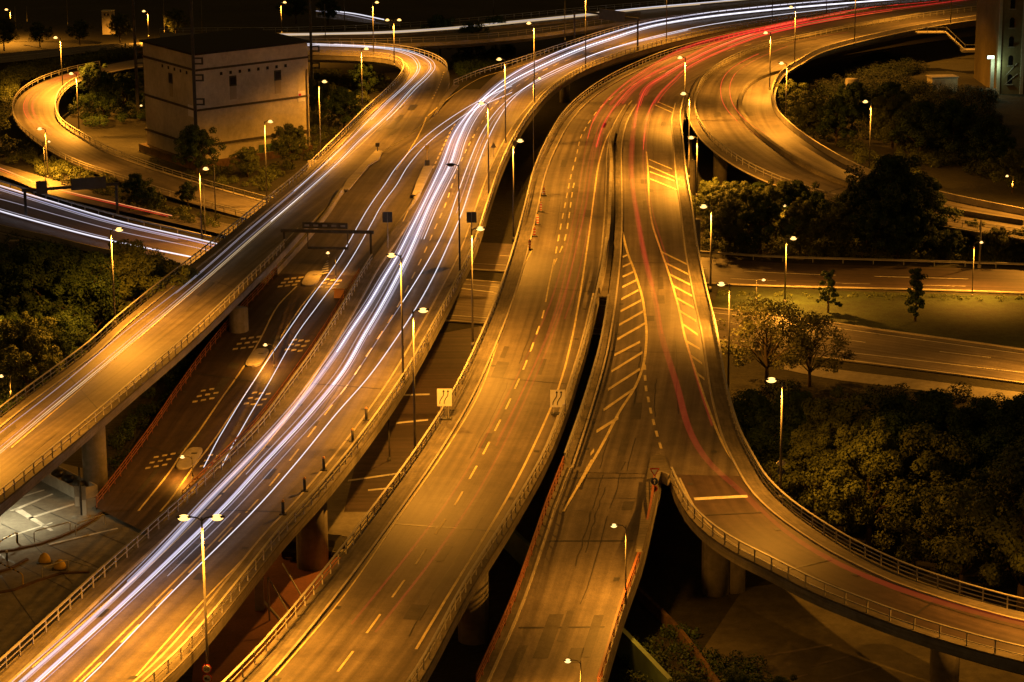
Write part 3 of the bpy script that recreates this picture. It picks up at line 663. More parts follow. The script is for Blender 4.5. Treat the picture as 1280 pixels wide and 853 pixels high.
def wear(r, L, Rr, seed, every=38, y_lo=0, y_hi=600, dz=.016, patches=8, inset=(1.4, 1.4), grade=None):
    """expansion joints, gully grates, tar patches and sealed cracks on a deck"""
    rnd = random.Random(seed); jm = MB(); dm = MB(); pm = MB(); sm = MB(); n = max(4, int(L.len/every))
    def pt(t, f, e=0.0):
        a = L.at(t*L.len)[0]; b = Rr.at(t*Rr.len)[0]; q = a+(b-a)*f; return (q[0], q[1], (q[2] if grade is None else grade.f(q[1]))+dz+e)
    def wid(t): return float(np.linalg.norm(Rr.at(t*Rr.len)[0]-L.at(t*L.len)[0]))
    for k in range(1, n):
        t = (k+rnd.uniform(-.12, .12))/n; h = .11/L.len; w_ = wid(t); i0, i1 = inset[0]/w_, 1-inset[1]/w_
        jm.add([pt(t-h, i0), pt(t-h, i1), pt(t+h, i1), pt(t+h, i0)], [(0, 1, 2, 3)])
    for k in range(int(L.len/14)):
        t = (k+.5)*14/L.len; w_ = wid(t); h = .3/L.len
        for i0, sd in ((inset[0]/w_, 1), (1-inset[1]/w_, -1)):
            if rnd.random() < .6: dm.add([pt(t-h, i0+sd*.15/w_, .003), pt(t-h, i0+sd*.62/w_, .003), pt(t+h, i0+sd*.62/w_, .003), pt(t+h, i0+sd*.15/w_, .003)], [(0, 1, 2, 3)])
    for k in range(patches):
        t = rnd.uniform(.03, .97); w_ = wid(t); f = rnd.uniform(.2, .75); h = rnd.uniform(.7, 3.5)/L.len; g_ = rnd.uniform(.5, 1.3)/w_
        pm.add([pt(t-h, f, .001), pt(t-h, f+g_, .001), pt(t+h, f+g_, .001), pt(t+h, f, .001)], [(0, 1, 2, 3)])
    for k in range(patches//2+2):
        t = rnd.uniform(.05, .85); w_ = wid(t); f = rnd.uniform(.25, .8); l_ = rnd.uniform(8, 30); m_ = 12; pr = []
        for j in range(m_+1):
            tt = t+l_*j/m_/L.len; ff = f+rnd.uniform(-.08, .08)/w_; pr += [pt(min(tt, .99), ff, .002), pt(min(tt, .99), ff+.07/w_, .002)]
        sm.add(pr, [(2*j, 2*j+1, 2*j+3, 2*j+2) for j in range(m_)])
    for mb_, nm, mm_ in ((jm, 'expansion_joint', 'patch'), (dm, 'drain_grate', 'dark_steel'), (pm, 'tar_patch', 'patch2'), (sm, 'sealed_crack', 'patch')):
        if mb_.v: mb_.build(nm, M[mm_], r)
wear(B.ob, BL, BR, 1, patches=12); wear(A.ob, AL, AR, 2, inset=(1.7, 2.1), patches=14, dz=.022)
CLw = IC([p for p in CLp if p[1] > 90]); CRw = IC(CRp+[(815, 108)]); wear(C_.ob, CLw, CRw, 3, inset=(2.1, 1.0), patches=14, dz=.016)
wear(Dm.ob, IC([(700, 590), (722, 528), (740, 470), (749, 435), (760, 372), (767, 310), (769, 260), (769, 215), (770, 180), (777, 152), (795, 122)]), IC([(950, 596), (926, 548), (910, 492), (903, 452), (896, 415), (886, 375), (874, 318), (866, 262), (859, 220), (855, 180), (852, 152), (858, 120)]), 4, inset=(1.2, 2.5), patches=10, dz=.024)
wear(D1.ob, D1L, D1R, 5, inset=(1.2, 1.2), patches=7, grade=zD); wear(D2.ob, D2L, D2R, 6, inset=(1.2, 2.5), patches=0, dz=.03); wear(Fr.ob, FL, FR, 7, inset=(1.8, 1.0), patches=8); wear(ramp_low, MLr, MRr, 8, inset=(.4, .4), patches=8, grade=zM)

# ------------------------------------------------------------------ light trails (strips of light hanging along the lanes at lamp height)
def trail(pts, strands, z, label, cat='light trail', group=None, zz=.62):
    c = IC(pts, z, 3.0)
    t = thing('light_trail', label, cat, group=group)
    for (off, dz, wd, m, a, b) in strands:
        cc = c.cut(c.len*a, c.len*b, 3.0)
        s = MB().sweep(cc, [(off-wd, dz+zz), (off, dz+zz-wd), (off+wd, dz+zz), (off, dz+zz+wd)]); s.build('streak', M[m], t)
GL_ = 'trail_glow'
W, WS, WW, WB, RD, OR, DM = 'trail_white', 'trail_soft', 'trail_warm', 'trail_blue', 'trail_red', 'trail_orange', 'trail_dim'
P1 = [(20, 887), (57, 853), (150, 768), (282, 640), (320, 598), (355, 560), (383, 529), (428, 473), (455, 426), (475, 392), (495, 355), (512, 320), (527, 285), (538, 260), (550, 236), (563, 210), (573, 180), (587, 152), (607, 128), (640, 105), (690, 80), (725, 65), (760, 53), (815, 36), (880, 25), (960, 16), (1060, 7), (1150, 0), (1250, -6)]
trail(P1, [(0, 0, .065, W, .16, 1), (0, 0, .06, WB, 0, .2), (.22, .05, .045, W, 0, 1), (-.22, -.1, .06, WB, 0, .75), (.36, -.1, .035, WB, 0, .5), (1.15, .0, .045, W, .3, 1), (-.5, .1, .05, WS, .1, .9), (.55, 0, .05, WS, .2, 1), (0, 0, .12, WS, .0, 1), (.8, 0, .05, WS, .3, 1)], zero, 'brightest bundle of white headlight streaks on the busy carriageway')
P2 = [(0, 887), (37, 853), (100, 797), (190, 710), (255, 640), (320, 572), (370, 516), (420, 449), (436, 424), (460, 388), (480, 354), (497, 326), (510, 300), (532, 255), (552, 212), (570, 168), (598, 133), (640, 98), (690, 72), (760, 46), (815, 31), (880, 20), (960, 11), (1060, 2)]
trail(P2, [(0, 0, .07, WS, 0, .3), (0, 0, .06, W, .2, 1), (.2, .05, .06, WB, 0, .6), (-.2, 0, .05, WB, .05, .7), (.4, .1, .05, WS, 0, .6), (-.45, .05, .05, WS, 0, .7), (0, 0, .12, WS, 0, 1), (.7, 0, .05, WB, .3, 1)], zero, 'left bundle of bluish white headlight streaks next to the brightest one')
P3 = [(80, 887), (117, 853), (210, 756), (320, 645), (370, 588), (420, 526), (460, 480), (495, 431), (520, 392), (541, 354), (560, 313), (578, 270), (593, 224), (606, 188), (622, 155), (645, 124), (680, 99), (740, 73), (800, 54), (880, 36), (960, 24), (1060, 12)]
trail(P3, [(0, 0, .05, W, 0, 1), (.14, .1, .02, WS, 0, 1)], zero, 'single thin white headlight streak nearest the right railing')
P4 = [(210, 730), (300, 640), (370, 562), (430, 495), (475, 428), (505, 382), (535, 333), (557, 290), (572, 248), (585, 212), (602, 172), (622, 142), (650, 118), (700, 92), (760, 66), (860, 41)]
trail(P4, [(0, 0, .04, WS, 0, .35), (0, 0, .05, W, .25, 1), (.7, 0, .04, WS, .4, 1)], zero, 'pair of white streaks between the bright bundle and the right one')
PM = [(255, 592), (278, 548), (320, 480), (357, 425), (388, 380), (420, 336), (445, 293), (458, 270), (480, 238), (495, 215), (525, 182), (555, 158), (600, 130), (640, 112)]
trail(PM, [(0, 0, .045, W, 0, 1)], zM, 'left of two thin white streaks going down the ramp')
trail([(277, 592), (300, 548), (335, 488), (371, 425), (400, 385), (433, 340), (462, 290), (475, 266), (495, 238), (510, 213), (535, 184), (565, 160), (590, 143), (640, 120)], [(0, 0, .045, W, 0, 1)], zM, 'right of two thin white streaks going down the ramp')
trail([(-40, 606), (0, 573), (60, 522), (120, 472), (175, 425), (250, 361), (320, 299), (370, 256), (422, 209), (450, 180), (485, 148), (515, 115), (531, 100), (539, 88), (533, 78), (515, 70), (495, 65), (445, 61), (390, 59), (300, 60)], [(0, 0, .055, WW, 0, .4), (0, 0, .055, W, .34, 1), (.3, .05, .04, WW, 0, .8), (-.35, .05, .03, WS, .0, .9), (.75, 0, .035, W, .6, 1)], zero, 'thicker right hand white streak on the leftmost viaduct')
trail([(-40, 582), (0, 550), (80, 487), (155, 423), (235, 360), (310, 294), (357, 254), (405, 211), (440, 177), (480, 135), (507, 110), (521, 93), (520, 82), (508, 72), (480, 65), (430, 62), (390, 61), (300, 62)], [(0, 0, .04, WS, 0, .45), (0, 0, .04, W, .4, 1), (.3, .1, .03, WS, .2, .8), (.5, .1, .035, W, .6, 1)], zero, 'fainter left hand white streak on the leftmost viaduct')
# red ones
D_a = [(1240, -2), (1170, 8), (1100, 17), (1030, 28), (960, 42), (905, 60), (855, 84), (830, 99), (810, 112), (799, 134), (793, 165), (790, 213), (792, 245), (797, 275), (804, 315), (812, 350), (822, 390), (828, 426), (847, 488), (865, 551), (890, 590), (930, 625), (965, 660), (1010, 694), (1085, 732), (1180, 765), (1300, 795)]
trail(D_a, [(0, 0, .20, DM, .58, 1), (.3, 0, .10, DM, .50, .93), (0, 0, .065, RD, .12, .50), (0, 0, .05, RD, 0, .14), (.25, .1, .035, OR, .22, .36), (-.35, .1, .05, RD, .14, .45), (.5, 0, .04, RD, .2, .42), (0, 0, .30, DM, 0, .75), (.1, 0, .22, GL_, .2, .50), (-.6, 0, .26, GL_, .18, .42), (0, 0, .11, DM, .42, .8), (.45, 0, .08, DM, .4, .6), (-.25, .3, .03, OR, .22, .27)], zero, 'left of two red tail light streaks on the chevron carriageway')
trail([(1240, 0), (1170, 10), (1100, 19), (1030, 31), (960, 46), (905, 66), (860, 88), (842, 104), (825, 121), (812, 142), (806, 170), (804, 213), (808, 250), (815, 283), (832, 338), (848, 390), (857, 430), (872, 485), (890, 540)], [(0, 0, .055, RD, .1, .62), (-.3, .1, .04, RD, .12, .5), (.25, .2, .03, OR, .15, .3), (0, 0, .22, GL_, .2, .6), (-.8, .1, .05, RD, .2, .5), (0, 0, .10, DM, .5, 1), (-.4, 0, .09, DM, .3, .9)], zero, 'right of two red tail light streaks on the chevron carriageway')
trail([(1240, -3), (1170, 7), (1080, 16), (960, 39), (900, 55), (855, 77), (815, 96), (790, 113), (772, 133), (757, 155), (750, 172), (744, 195), (740, 215), (735, 250), (728, 285), (715, 340), (700, 400), (660, 500), (600, 620), (540, 710), (470, 800)], [(0, 0, .06, RD, .12, .55), (.2, .1, .03, OR, .1, .2), (0, 0, .10, DM, .5, 1), (.6, 0, .09, DM, .35, .9), (0, 0, .26, GL_, .16, .55), (-.9, 0, .28, GL_, .16, .45), (-.5, .1, .05, RD, .12, .46)], zero, 'bright right hand red streak on the middle carriageway')
trail([(1240, -5), (1170, 5), (1080, 14), (940, 41), (865, 60), (800, 96), (778, 112), (758, 131), (742, 155), (733, 185), (728, 215), (720, 265), (708, 315), (690, 380), (660, 450), (620, 530), (570, 620), (520, 690), (440, 790)], [(0, 0, .06, RD, .05, .54), (-1.2, 0, .09, DM, .2, .9), (0, 0, .10, DM, .45, 1), (-2.2, 0, .09, DM, .25, .8), (0, 0, .28, GL_, .16, .5), (-1.1, 0, .28, GL_, .16, .46), (-.6, .1, .05, RD, .08, .4)], zero, 'fainter left hand red streak on the middle carriageway')
zFt = zF
trail([(1060, 44), (1000, 54), (948, 72), (915, 90), (903, 105), (901, 123), (907, 140), (925, 160), (950, 176)], [(0, 0, .06, DM, 0, 1), (-1.6, 0, .09, GL_, .2, 1), (0, .1, .07, RD, .3, .9), (-1.6, 0, .05, RD, .5, .9)], zF, 'dim red tail light streaks bending round the upper right loop')
trail([(150, 88), (90, 100), (58, 113), (43, 128), (41, 142), (50, 156), (75, 172), (120, 192)], [(0, 0, .06, RD, .35, .75), (1.6, 0, .06, RD, .3, .7), (0, 0, .3, GL_, .2, .9), (1.2, 0, .4, GL_, .1, .8)], zH, 'red tail light streaks in the small loop at the far left')
trail([(-60, 193), (0, 215), (60, 238), (150, 260), (215, 275)], [(0, 0, .07, OR, 0, 1), (.7, 0, .05, RD, .3, 1)], -6.8, 'orange red tail light streak on the road at the left edge')
IWs = [([(-60, 219), (0, 237), (75, 260), (150, 282), (262, 308), (330, 326)], 'upper white headlight streaks on the lower left highway'), ([(-60, 240), (0, 254), (75, 275), (150, 295), (230, 312), (330, 334)], 'middle white headlight streak on the lower left highway'), ([(-60, 250), (0, 269), (60, 286), (125, 303), (190, 317), (240, 327)], 'lower white headlight streaks on the lower left highway')]
trail(IWs[0][0], [(0, 0, .07, W, 0, 1), (1.2, 0, .08, WB, 0, 1), (.6, .1, .06, WS, 0, 1), (1.8, 0, .06, WS, 0, .8)], zI, IWs[0][1]); trail(IWs[1][0], [(0, 0, .05, WS, 0, 1)], zI, IWs[1][1]); trail(IWs[2][0], [(0, 0, .08, W, 0, 1), (.5, .1, .08, WS, 0, 1), (-.8, 0, .06, WS, 0, .7)], zI, IWs[2][1])
trail([(330, 47), (400, 46), (480, 44), (560, 39), (640, 31), (720, 23), (800, 14), (880, 7), (980, -2)], [(0, 0, .08, WS, 0, 1), (1.0, 0, .08, WW, 0, 1), (2.2, 0, .08, WW, 0, .8), (0, .1, .05, W, .6, 1), (-1, 0, .07, WW, 0, .6)], zero, 'white headlight streak on the topmost road')
trail([(405, 16), (440, 20), (480, 28)], [(0, 0, .12, W, 0, 1), (2.5, 0, .10, WS, 0, 1)], -3, 'short white streaks on the slope road beyond the topmost road')
area('road', [(395, 10), (500, 26), (500, 33), (395, 22)], -3.4, M['asphalt'])
bars([[(640+a, 213+b), (640+c, 213+d), (640+c, 214+d), (640+a, 214+b)] for a, b, c, d in []] or [[(575, 360), (617, 365), (617, 366), (575, 361)]], G+.13, E2, 'white', name='lane_marking')

# ------------------------------------------------------------------ lamps
LIGHT_K = 1.42
def lamp(head, base, zb, label, kw=9.0, small=False, lit=True, group='street lamps of the junction', twin=None, cone=157, pm='pole', col=SODIUM):
    b = P(base[0], base[1], zb); h = top_height(b, head[1]); d = px_x(head[0]-proj(b+Vector((0, 0, h)))[0], b)
    d = max(-2.2, min(2.2, d))
    if abs(d) < .9: d = .9 if d >= 0 else -.9
    t = thing('street_lamp', label, 'street lamp', b, 0, group)
    rr = .06 if small else .11
    pm_ = MB().tube([(0, 0, -.3), (0, 0, .35)], rr*1.7, 10).tube([(0, 0, 0), (0, 0, h*.5), (0, 0, h)], [rr*1.15, rr*.85, rr*.55], 10)
    loc_part(pm_, 'pole', M[pm], t, True)
    for dx in ([d] if twin is None else [d, twin]):
        sg = 1 if dx > 0 else -1
        loc_part(MB().tube([(0, 0, h-.25), (dx*.25, 0, h-.02), (dx*.7, 0, h+.06)], rr*.5, 8), 'arm', M[pm], t, True)
        hw, hl, hh = (.13, .28, .10) if small else (.22, .50, .15)
        hd = MB(); V = []
        for (xx, s_) in ((-hl, .55), (-hl*.4, .95), (hl*.4, 1.0), (hl, .6)):
            for (yy, zz) in ((-hw, 0), (hw, 0), (hw*.6, hh), (-hw*.6, hh)): V.append((dx+xx*sg, yy*s_, h+zz*s_))
        Fq = [(i*4+j, i*4+(j+1) % 4, (i+1)*4+(j+1) % 4, (i+1)*4+j) for i in range(3) for j in range(4)]+[(0, 1, 2, 3), (12, 13, 14, 15)]
        hd.add(V, Fq); ho = loc_part(hd, 'lamp_head', M['dark_steel'] if not lit else M['pole'], t)
        le = MB().blob((dx, 0, h-.02), hl*.85, hw*1.15, .22 if not small else .15, 12, 8)
        lo = loc_part(le, 'lamp_lens', M['lens_small' if small else 'lens'] if lit else M['lens_off'], ho, True)
        if lit:
            ld = bpy.data.lights.new('lamp_light', 'SPOT'); ld.spot_size = R(cone); ld.spot_blend = .62; ld.energy = kw*1000*LIGHT_K*(1.65 if head[1] < 150 else 1.25 if head[1] < 310 else 1.0); ld.color = col; ld.shadow_soft_size = .2
            l = bpy.data.objects.new('lamp_light', ld); COL.objects.link(l); l.parent = t; l.location = (dx, 0, h-.55)
    return t
L = lamp
# far left
L((10, 12), (14, 34), -4, 'lit lamp at the top left corner above bushes', 13, cone=170)
L((70, 47), (79, 118), -4.5, 'lit lamp behind the small loop at the far left', 15, cone=170)
L((89, 92), (99, 165), -6.5, 'lit lamp inside the small loop at the far left', 11)
L((55, 161), (60, 222), -7, 'taller of two lit lamps at the near side of the small loop', 11)
L((61, 177), (57, 228), -7, 'shorter of two lit lamps at the near side of the small loop', 3, small=True)
L((183, 14), (186, 46), -5, 'lit lamp in the trees above the concrete tower at its left', 13, cone=170)
L((181, 132), (185, 182), G, 'low lit lamp against the left face of the concrete tower', 2.4, small=True, cone=178)
L((334, 152), (334, 262), G, 'lit lamp in front of the right face of the concrete tower', 9, cone=176)
L((403, 102), (402, 238), G, 'lit lamp right of the concrete tower by the railing', 8)
L((456, 61), (453, 138), 0, 'lit lamp inside the hairpin of the left viaduct', 9)
L((499, 25), (493, 82), 0, 'double headed lit lamp at the far hairpin', 7, twin=-1.2)
L((469, 3), (467, 72), -.5, 'tall lit lamp at the far hairpin left of the double headed one', 8)
L((352, 3), (352, 42), -2, 'lit lamp standing behind the concrete tower roof', 6)
L((252, 211), (253, 312), G+.3, 'lit lamp left of the left viaduct with two plain poles beside it', 8)
L((143, 287), (144, 405), 0, 'lit lamp on the outer railing of the left viaduct above the dark trees', 12, cone=168)
L((8, 470), (14, 493), -4, 'short lit lamp at the left picture edge', 3, small=True)
L((-3, 385), (4, 480), G, 'lit lamp cut by the left picture edge', 1.5)
L((-8, 588), (-16, 655), G, 'white lamp under the left viaduct lighting the parking bays', 1.5, col=(1, .84, .48))
L((-40, 420), (-36, 545), 0, 'added lamp beyond the left picture edge on the outer railing of the left viaduct', 11)  # this and the next five: unseen lamps added to light roads at the edges
L((-60, 700), (-50, 872), 0, 'added lamp beyond the left picture edge beside the white trail carriageway', 5)
L((1330, 640), (1335, 782), 0, 'added lamp beyond the right picture edge on the curving viaduct', 6)
L((1345, 380), (1340, 480), G, 'added lamp beyond the right picture edge beside the crossing road', 11)
L((600, 885), (612, 1070), 0, 'added lamp below the lower picture edge between the two middle viaducts', 5)
L((1335, 158), (1340, 268), -3, 'added lamp beyond the right picture edge on the descending end of the loop', 22)  # added out of view to brighten the descending end of the loop
# central
L((493, 319), (504, 480), 0, 'tall lit lamp left of centre on the right railing of the white trail carriageway', 11)
L((525, 388), (519, 566), 0, 'tall lit lamp on the left railing of the middle viaduct nearest the centre', 12)
L((597, 286), (591, 432), 0, 'lit lamp on the left railing of the middle viaduct beside the arrowed sign', 11)
L((566, 206), (575, 350), 0, 'unlit dark lamp over the white trail carriageway', lit=False, pm='dark_steel')
L((603, 129), (611, 245), 0, 'lit lamp over the bend of the white streaks', 11)
L((626, 74), (632, 180), 0, 'lit lamp just right of the fork of ramp and white trail carriageway', 11)
L((646, 176), (642, 300), 0, 'lit lamp in the dark gap left of the middle viaduct', 10)
L((664, 29), (668, 130), 0, 'lit lamp on the far right railing of the white trail carriageway', 10)
L((672, 98), (667, 212), 0, 'small lit lamp in the gap below the far white trail bend', 3, small=True)
L((731, -12), (732, 86), 0, 'lamp whose head is above the top edge left of the sign gantry', 12)
L((833, -40), (833, 52), 0, 'tall dark pole lamp crossing the far white streaks', 13)
L((851, 72), (856, 150), 0, 'lit lamp above the point where the red streaks merge', 11)
L((856, 117), (861, 222), 0, 'lit lamp on the right railing at the top of the chevron carriageway', 10)
L((865, 172), (871, 245), -2, 'lit lamp below the left curve of the upper right loop', 8)
L((959, 41), (962, 112), 0, 'lit lamp at the start of the upper right loop', 10)
L((990, 9), (993, 84), 0, 'tall lit lamp between the far carriageways at the upper right', 13)
L((978, 79), (982, 160), -1, 'lit lamp on the outer parapet of the loop', 7)
L((1067, -30), (1068, 55), 0, 'thin pole lamp standing on the loop parapet at the top', 12)
L((1188, -45), (1188, 31), 0, 'thin pole lamp left of the staircase at the top right', 11)
L((1084, 127), (1086, 228), -6, 'lit lamp standing alone in the dark hollow inside the upper right loop', 6)
# right
L((882, 258), (888, 362), 0, 'lit lamp outside the right railing beside the wooded slope', 10, cone=160)
L((984, 298), (981, 378), G, 'lit lamp on the grass edge of the crossing road', 11)
L((988, 257), (988, 300), G, 'tiny lit lamp among the trees above the crossing road', 1.2, small=True)
L((1221, 303), (1215, 371), G, 'lamp post with a square lit head at the right on the grass edge', 8, small=True)
L((903, 355), (910, 498), G, 'lit lamp beside the pale airy tree', 4, cone=160)
L((946, 350), (945, 376), G, 'very short lit lamp on the grass left of the young trees', .8, small=True)
L((973, 475), (975, 624), 0, 'slim lit lamp carrying two small signs on the outer right railing', 5.5, cone=168)
L((775, 657), (782, 752), -2.6, 'short lit lamp on the right side of the descending ramp', 2.6, small=True)
L((718, 826), (726, 890), -5, 'short lit lamp at the bottom edge on the descending ramp', 2.2, small=True)
L((271, 647), (264, 945), G, 'twin headed lit lamp in front of the white trail carriageway', 9, twin=-1.2)
L((1266, 220), (1266, 232), -3, 'tiny lit lamp near the right edge beyond the loop', 4, small=True, cone=168)
# ramp islands
L((237, 571), (241, 600), zM.z(241, 600), 'short lit bollard lamp behind the oval island nearest the plaza', .5, small=True)
L((337, 431), (343, 460), zM.z(343, 460), 'short lit bollard lamp beside the middle oval island', .5, small=True)
L((414, 316), (420, 348), zM.z(420, 348), 'short lit bollard lamp beside the uppermost island', .5, small=True)
# lamps whose heads are above or beside the frame but whose light falls on the roads seen
for i, (u, v, z) in enumerate([]): pass

def plain_pole(base, vtop, z, label, r=.1, m='pole', cat='pole'):
    b = P(*base, z); h = top_height(b, vtop); t = thing('metal_pole', label, cat, b)
    loc_part(MB().tube([(0, 0, -.3), (0, 0, h)], [r, r*.7], 10), 'shaft', M[m], t, True)
    loc_part(MB().tube([(0, 0, -.2), (0, 0, .4)], r*1.8, 10), 'base', M[m], t, True)
    return t
plain_pole((270, 280), 206, G, 'plain pole right of the lamp by the left viaduct'); plain_pole((257, 297), 222, G, 'second plain pole close to the lamp by the left viaduct')
plain_pole((407, 56), 5, -1, 'plain pole by the topmost road behind the tower'); plain_pole((431, 38), -20, 0, 'plain pole on the back railing of the topmost road'); plain_pole((617, 23), -20, 0, 'plain pole behind the topmost road in the middle')
plain_pole((206, 40), -20, -4, 'bright plain pole above the left end of the tower roof'); plain_pole((253, 40), 0, -4, 'bright plain pole above the middle of the tower roof'); plain_pole((85, 30), -20, -4, 'bright plain pole at the top left')
plain_pole((34, 26), 8, -4, 'short plain pole at the top left between two taller ones'); plain_pole((20, 36), 8, -4, 'short plain pole beside the corner lamp')
plain_pole((487, 576), 523, G, 'unlit grey pole standing in the dark street below the viaducts'); plain_pole((1224, 335), 275, G, 'pale pole behind the right hand crash barrier', .14, 'kerb')
plain_pole((965, 28), -40, 0, 'dark pole at the top between the far carriageways', .1, 'dark_steel'); plain_pole((1033, 20), -30, 0, 'bright pole on the far railing at the top right'); plain_pole((706, 50), -10, 0, 'thin pole by the sign gantry')
plain_pole((868, 330), 180, -7, 'slim pole beside the railing below the loop', .08)

# tall dark overhead line masts by the tower
def mast(base, vtop, label, brackets):
    b = P(*base, G); h = top_height(b, vtop); t = thing('line_mast', label, 'mast', b)
    loc_part(MB().box(-.28, .28, -.28, .28, -.3, h, b=.08), 'shaft', M['dark_steel'], t)
    for vb in brackets:
        z = top_height(b, vb); loc_part(MB().box(.25, 1.6, -.12, .12, z, z+.25).box(.25, 1.6, -.12, .12, z-.9, z-.65).box(1.3, 1.6, -.1, .1, z-.9, z+.2), 'bracket', M['dark_steel'], t)
    return b, h
mast((173, 150), -40, 'tall dark mast at the left corner of the concrete tower', [60, 80, 110]); m1 = mast((247, 214), -40, 'tall dark mast in front of the corner of the concrete tower', [74, 95, 125]); mast((391, 140), -40, 'tall dark mast at the right corner of the concrete tower', [59, 80, 110])

# ------------------------------------------------------------------ concrete tower
fb = P(249, 212, G); H = top_height(fb, 67); zt = G+H
lc = P(178, 50, zt); rc = P(384, 51, zt); fc = Vector((fb.x, fb.y, zt)); bc = lc+rc-fc
t = thing('concrete_tower', 'windowless square concrete building with a flat black roof', 'building')
def cxy(p): return (p.x, p.y)
body = MB().prism([cxy(fc), cxy(rc), cxy(bc), cxy(lc)], G-.3, zt-.3); body.build('wall', M['wall'], t)
cen = (fc+bc)/2
ex = lambda p, k: (cen.x+(p.x-cen.x)*k, cen.y+(p.y-cen.y)*k)
rf = MB().prism([ex(fc, 1.04), ex(rc, 1.04), ex(bc, 1.04), ex(lc, 1.04)], zt-.3, zt); rf.build('roof', M['roof'], t)
for vb in (87, 137, 182):
    z = G+top_height(fb, vb)
    k = 1.012 if vb != 182 else 1.02
    MB().prism([ex(fc, k), ex(rc, k), ex(bc, k), ex(lc, k)], z-.35, z).build('ledge', M['wall_dark'], t)
def on_face(a, b, s, z, out=.03):
    d = (b-a); nrm = Vector((d.y, -d.x, 0)).normalized(); 
    if nrm.y > 0: nrm = -nrm
    return Vector((a.x, a.y, 0))+Vector((d.x, d.y, 0))*s+nrm*out+Vector((0, 0, z)), math.atan2(d.y, d.x)
def face_box(a, b, s, z, wd, ht, name, m, dep=.06):
    q, an = on_face(a, b, s, z); return MB().box(-wd/2, wd/2, -dep, dep, -ht/2, ht/2, Matrix.Translation(q) @ Matrix.Rotation(an, 4, 'Z')).build(name, m, t)
zv = lambda v: G+top_height(fb, v)
for k in range(6): face_box(lc, fc, .38+k*.115, zv(94), .45, .5, 'vent_hole', M['roof'])
for k in range(8): face_box(fc, rc, .22+k*.082, zv(96), .45, .5, 'vent_hole', M['roof'])
for (a, b, s) in ((lc, fc, .53), (fc, rc, .32), (fc, rc, .72)):
    o = face_box(a, b, s, zv(107), 1.5 if a is lc else 1.4, 1.7, 'grille', M['wall_dark'], .08)
    face_box(a, b, s, zv(107), 1.1, 1.2, 'opening', M['roof'], .1); 
    face_box(a, b, s, zv(122), 1.3, 2.2, 'stain', mat('damp_stain', (.36, .32, .23), .95), .031)
face_box(lc, fc, .90, zv(141), .7*3.6, 1.9, 'notice_board', M['sign_white']); face_box(fc, rc, .93, zv(141-3), 1.5, 1.8, 'notice_board', M['sign_white'])
face_box(fc, rc, .915, zv(136), .5, .5, 'notice_mark', M['sign_red'], .09)
gm = face_box(fc, rc, .66, zv(199), 6.0, 1.6, 'painted_panel', M['graffiti'], .05)
rb = MB(); 
for i in range(5):
    a0 = fc+(rc-fc)*(.52+.07*i)
    q, an = on_face(fc, rc, .57+.035*i, zv(199), .1); rb.box(-.09, .09, -.02, .02, -.45, .45, Matrix.Translation(q) @ Matrix.Rotation(an, 4, 'Z') @ Matrix.Rotation((-1)**i*.5, 4, 'Y'))
rb.build('spray_letters', M['sign_black'], t)
# rubble plinth
pb = MB().prism([ex(fc, 1.10), ex(rc, 1.03), ex(bc, 1.02), ex(lc, 1.10)], G-.2, G+1.2); pb.build('plinth', M['rust'], t)
# downpipe
q, an = on_face(fc, rc, .985, G, .15); MB().tube([q, q+Vector((0, 0, H*.75))], .15, 8).build('downpipe', M['kerb'], t)

# ------------------------------------------------------------------ building top right, floodlight, hut
b0 = P(1246, 118, G); t = thing('apartment_building', 'tall ochre building with rows of dark arched windows at the right edge', 'building', b0)
HB = 34
loc_part(MB().box(0, 26, 0, 24, -.3, HB), 'wall', M['facade'], t)
loc_part(MB().box(-.5, 26.5, -.5, 24.5, HB, HB+1), 'roof', M['roof'], t)
for k in range(5):
    loc_part(MB().box(-.15+k*4.6, .45+k*4.6, -.22, -.01, 0, HB), 'pilaster', M['wall'], t)
    for f in range(8):
        zc = 3.0+f*3.7
        wn = MB(); V = []
        arch = [(-.45, -1), (.45, -1), (.45, .5)]+[(.45*math.cos(a), .5+.45*math.sin(a)) for a in np.linspace(.3, math.pi-.3, 6)]+[(-.45, .5)]
        x0 = 2.4+k*4.6
        wn.add([(x0+x, -.03, zc+z) for x, z in arch], [tuple(range(len(arch)))]); wo = loc_part(wn, 'window', M['glass'], t)
        loc_part(MB().box(x0-.65, x0+.65, -.25, -.02, zc-1.2, zc-1.02), 'sill', M['kerb'], wo)
t = thing('floodlight', 'white green floodlight on a pale post against the ochre building', 'floodlight', P(1239, 117, G))
h = top_height(P(1239, 117, G), 72)
loc_part(MB().box(-.35, .35, -.35, .35, 0, h), 'post', M['kerb'], t); loc_part(MB().box(-1.2, 1.2, -1.2, 1.2, 0, .9), 'base', M['concrete'], t)
ho = loc_part(MB().box(-1.3, .2, -.9, -.3, h-.2, h+.5), 'lamp_head', M['dark_steel'], t); loc_part(MB().box(-1.2, .1, -.94, -.91, h-.15, h+.45), 'lamp_lens', M['lens_green'], ho)
loc_part(MB().tube([(1, -1, 2.0), (4.6, -1.2, h*.85)], .1, 6).tube([(1, -1, .8), (4.8, -1.2, 4.0)], .1, 6), 'stay', M['kerb'], t)
ld = bpy.data.lights.new('flood_light', 'POINT'); ld.energy = 300; ld.color = (.72, 1, .62); ld.shadow_soft_size = .3
l = bpy.data.objects.new('flood_light', ld); COL.objects.link(l); l.parent = t; l.location = (-.4, -2.4, h-1.2)
t = thing('site_hut', 'small pale hut with a flat roof in the dark hollow', 'hut', P(1165, 115, G), R(8))
loc_part(MB().box(0, 5.2, 0, 3.5, 0, 2.7), 'wall', M['wall'], t); loc_part(MB().box(-.2, 5.4, -.2, 3.7, 2.7, 2.9), 'roof', M['kerb'], t)
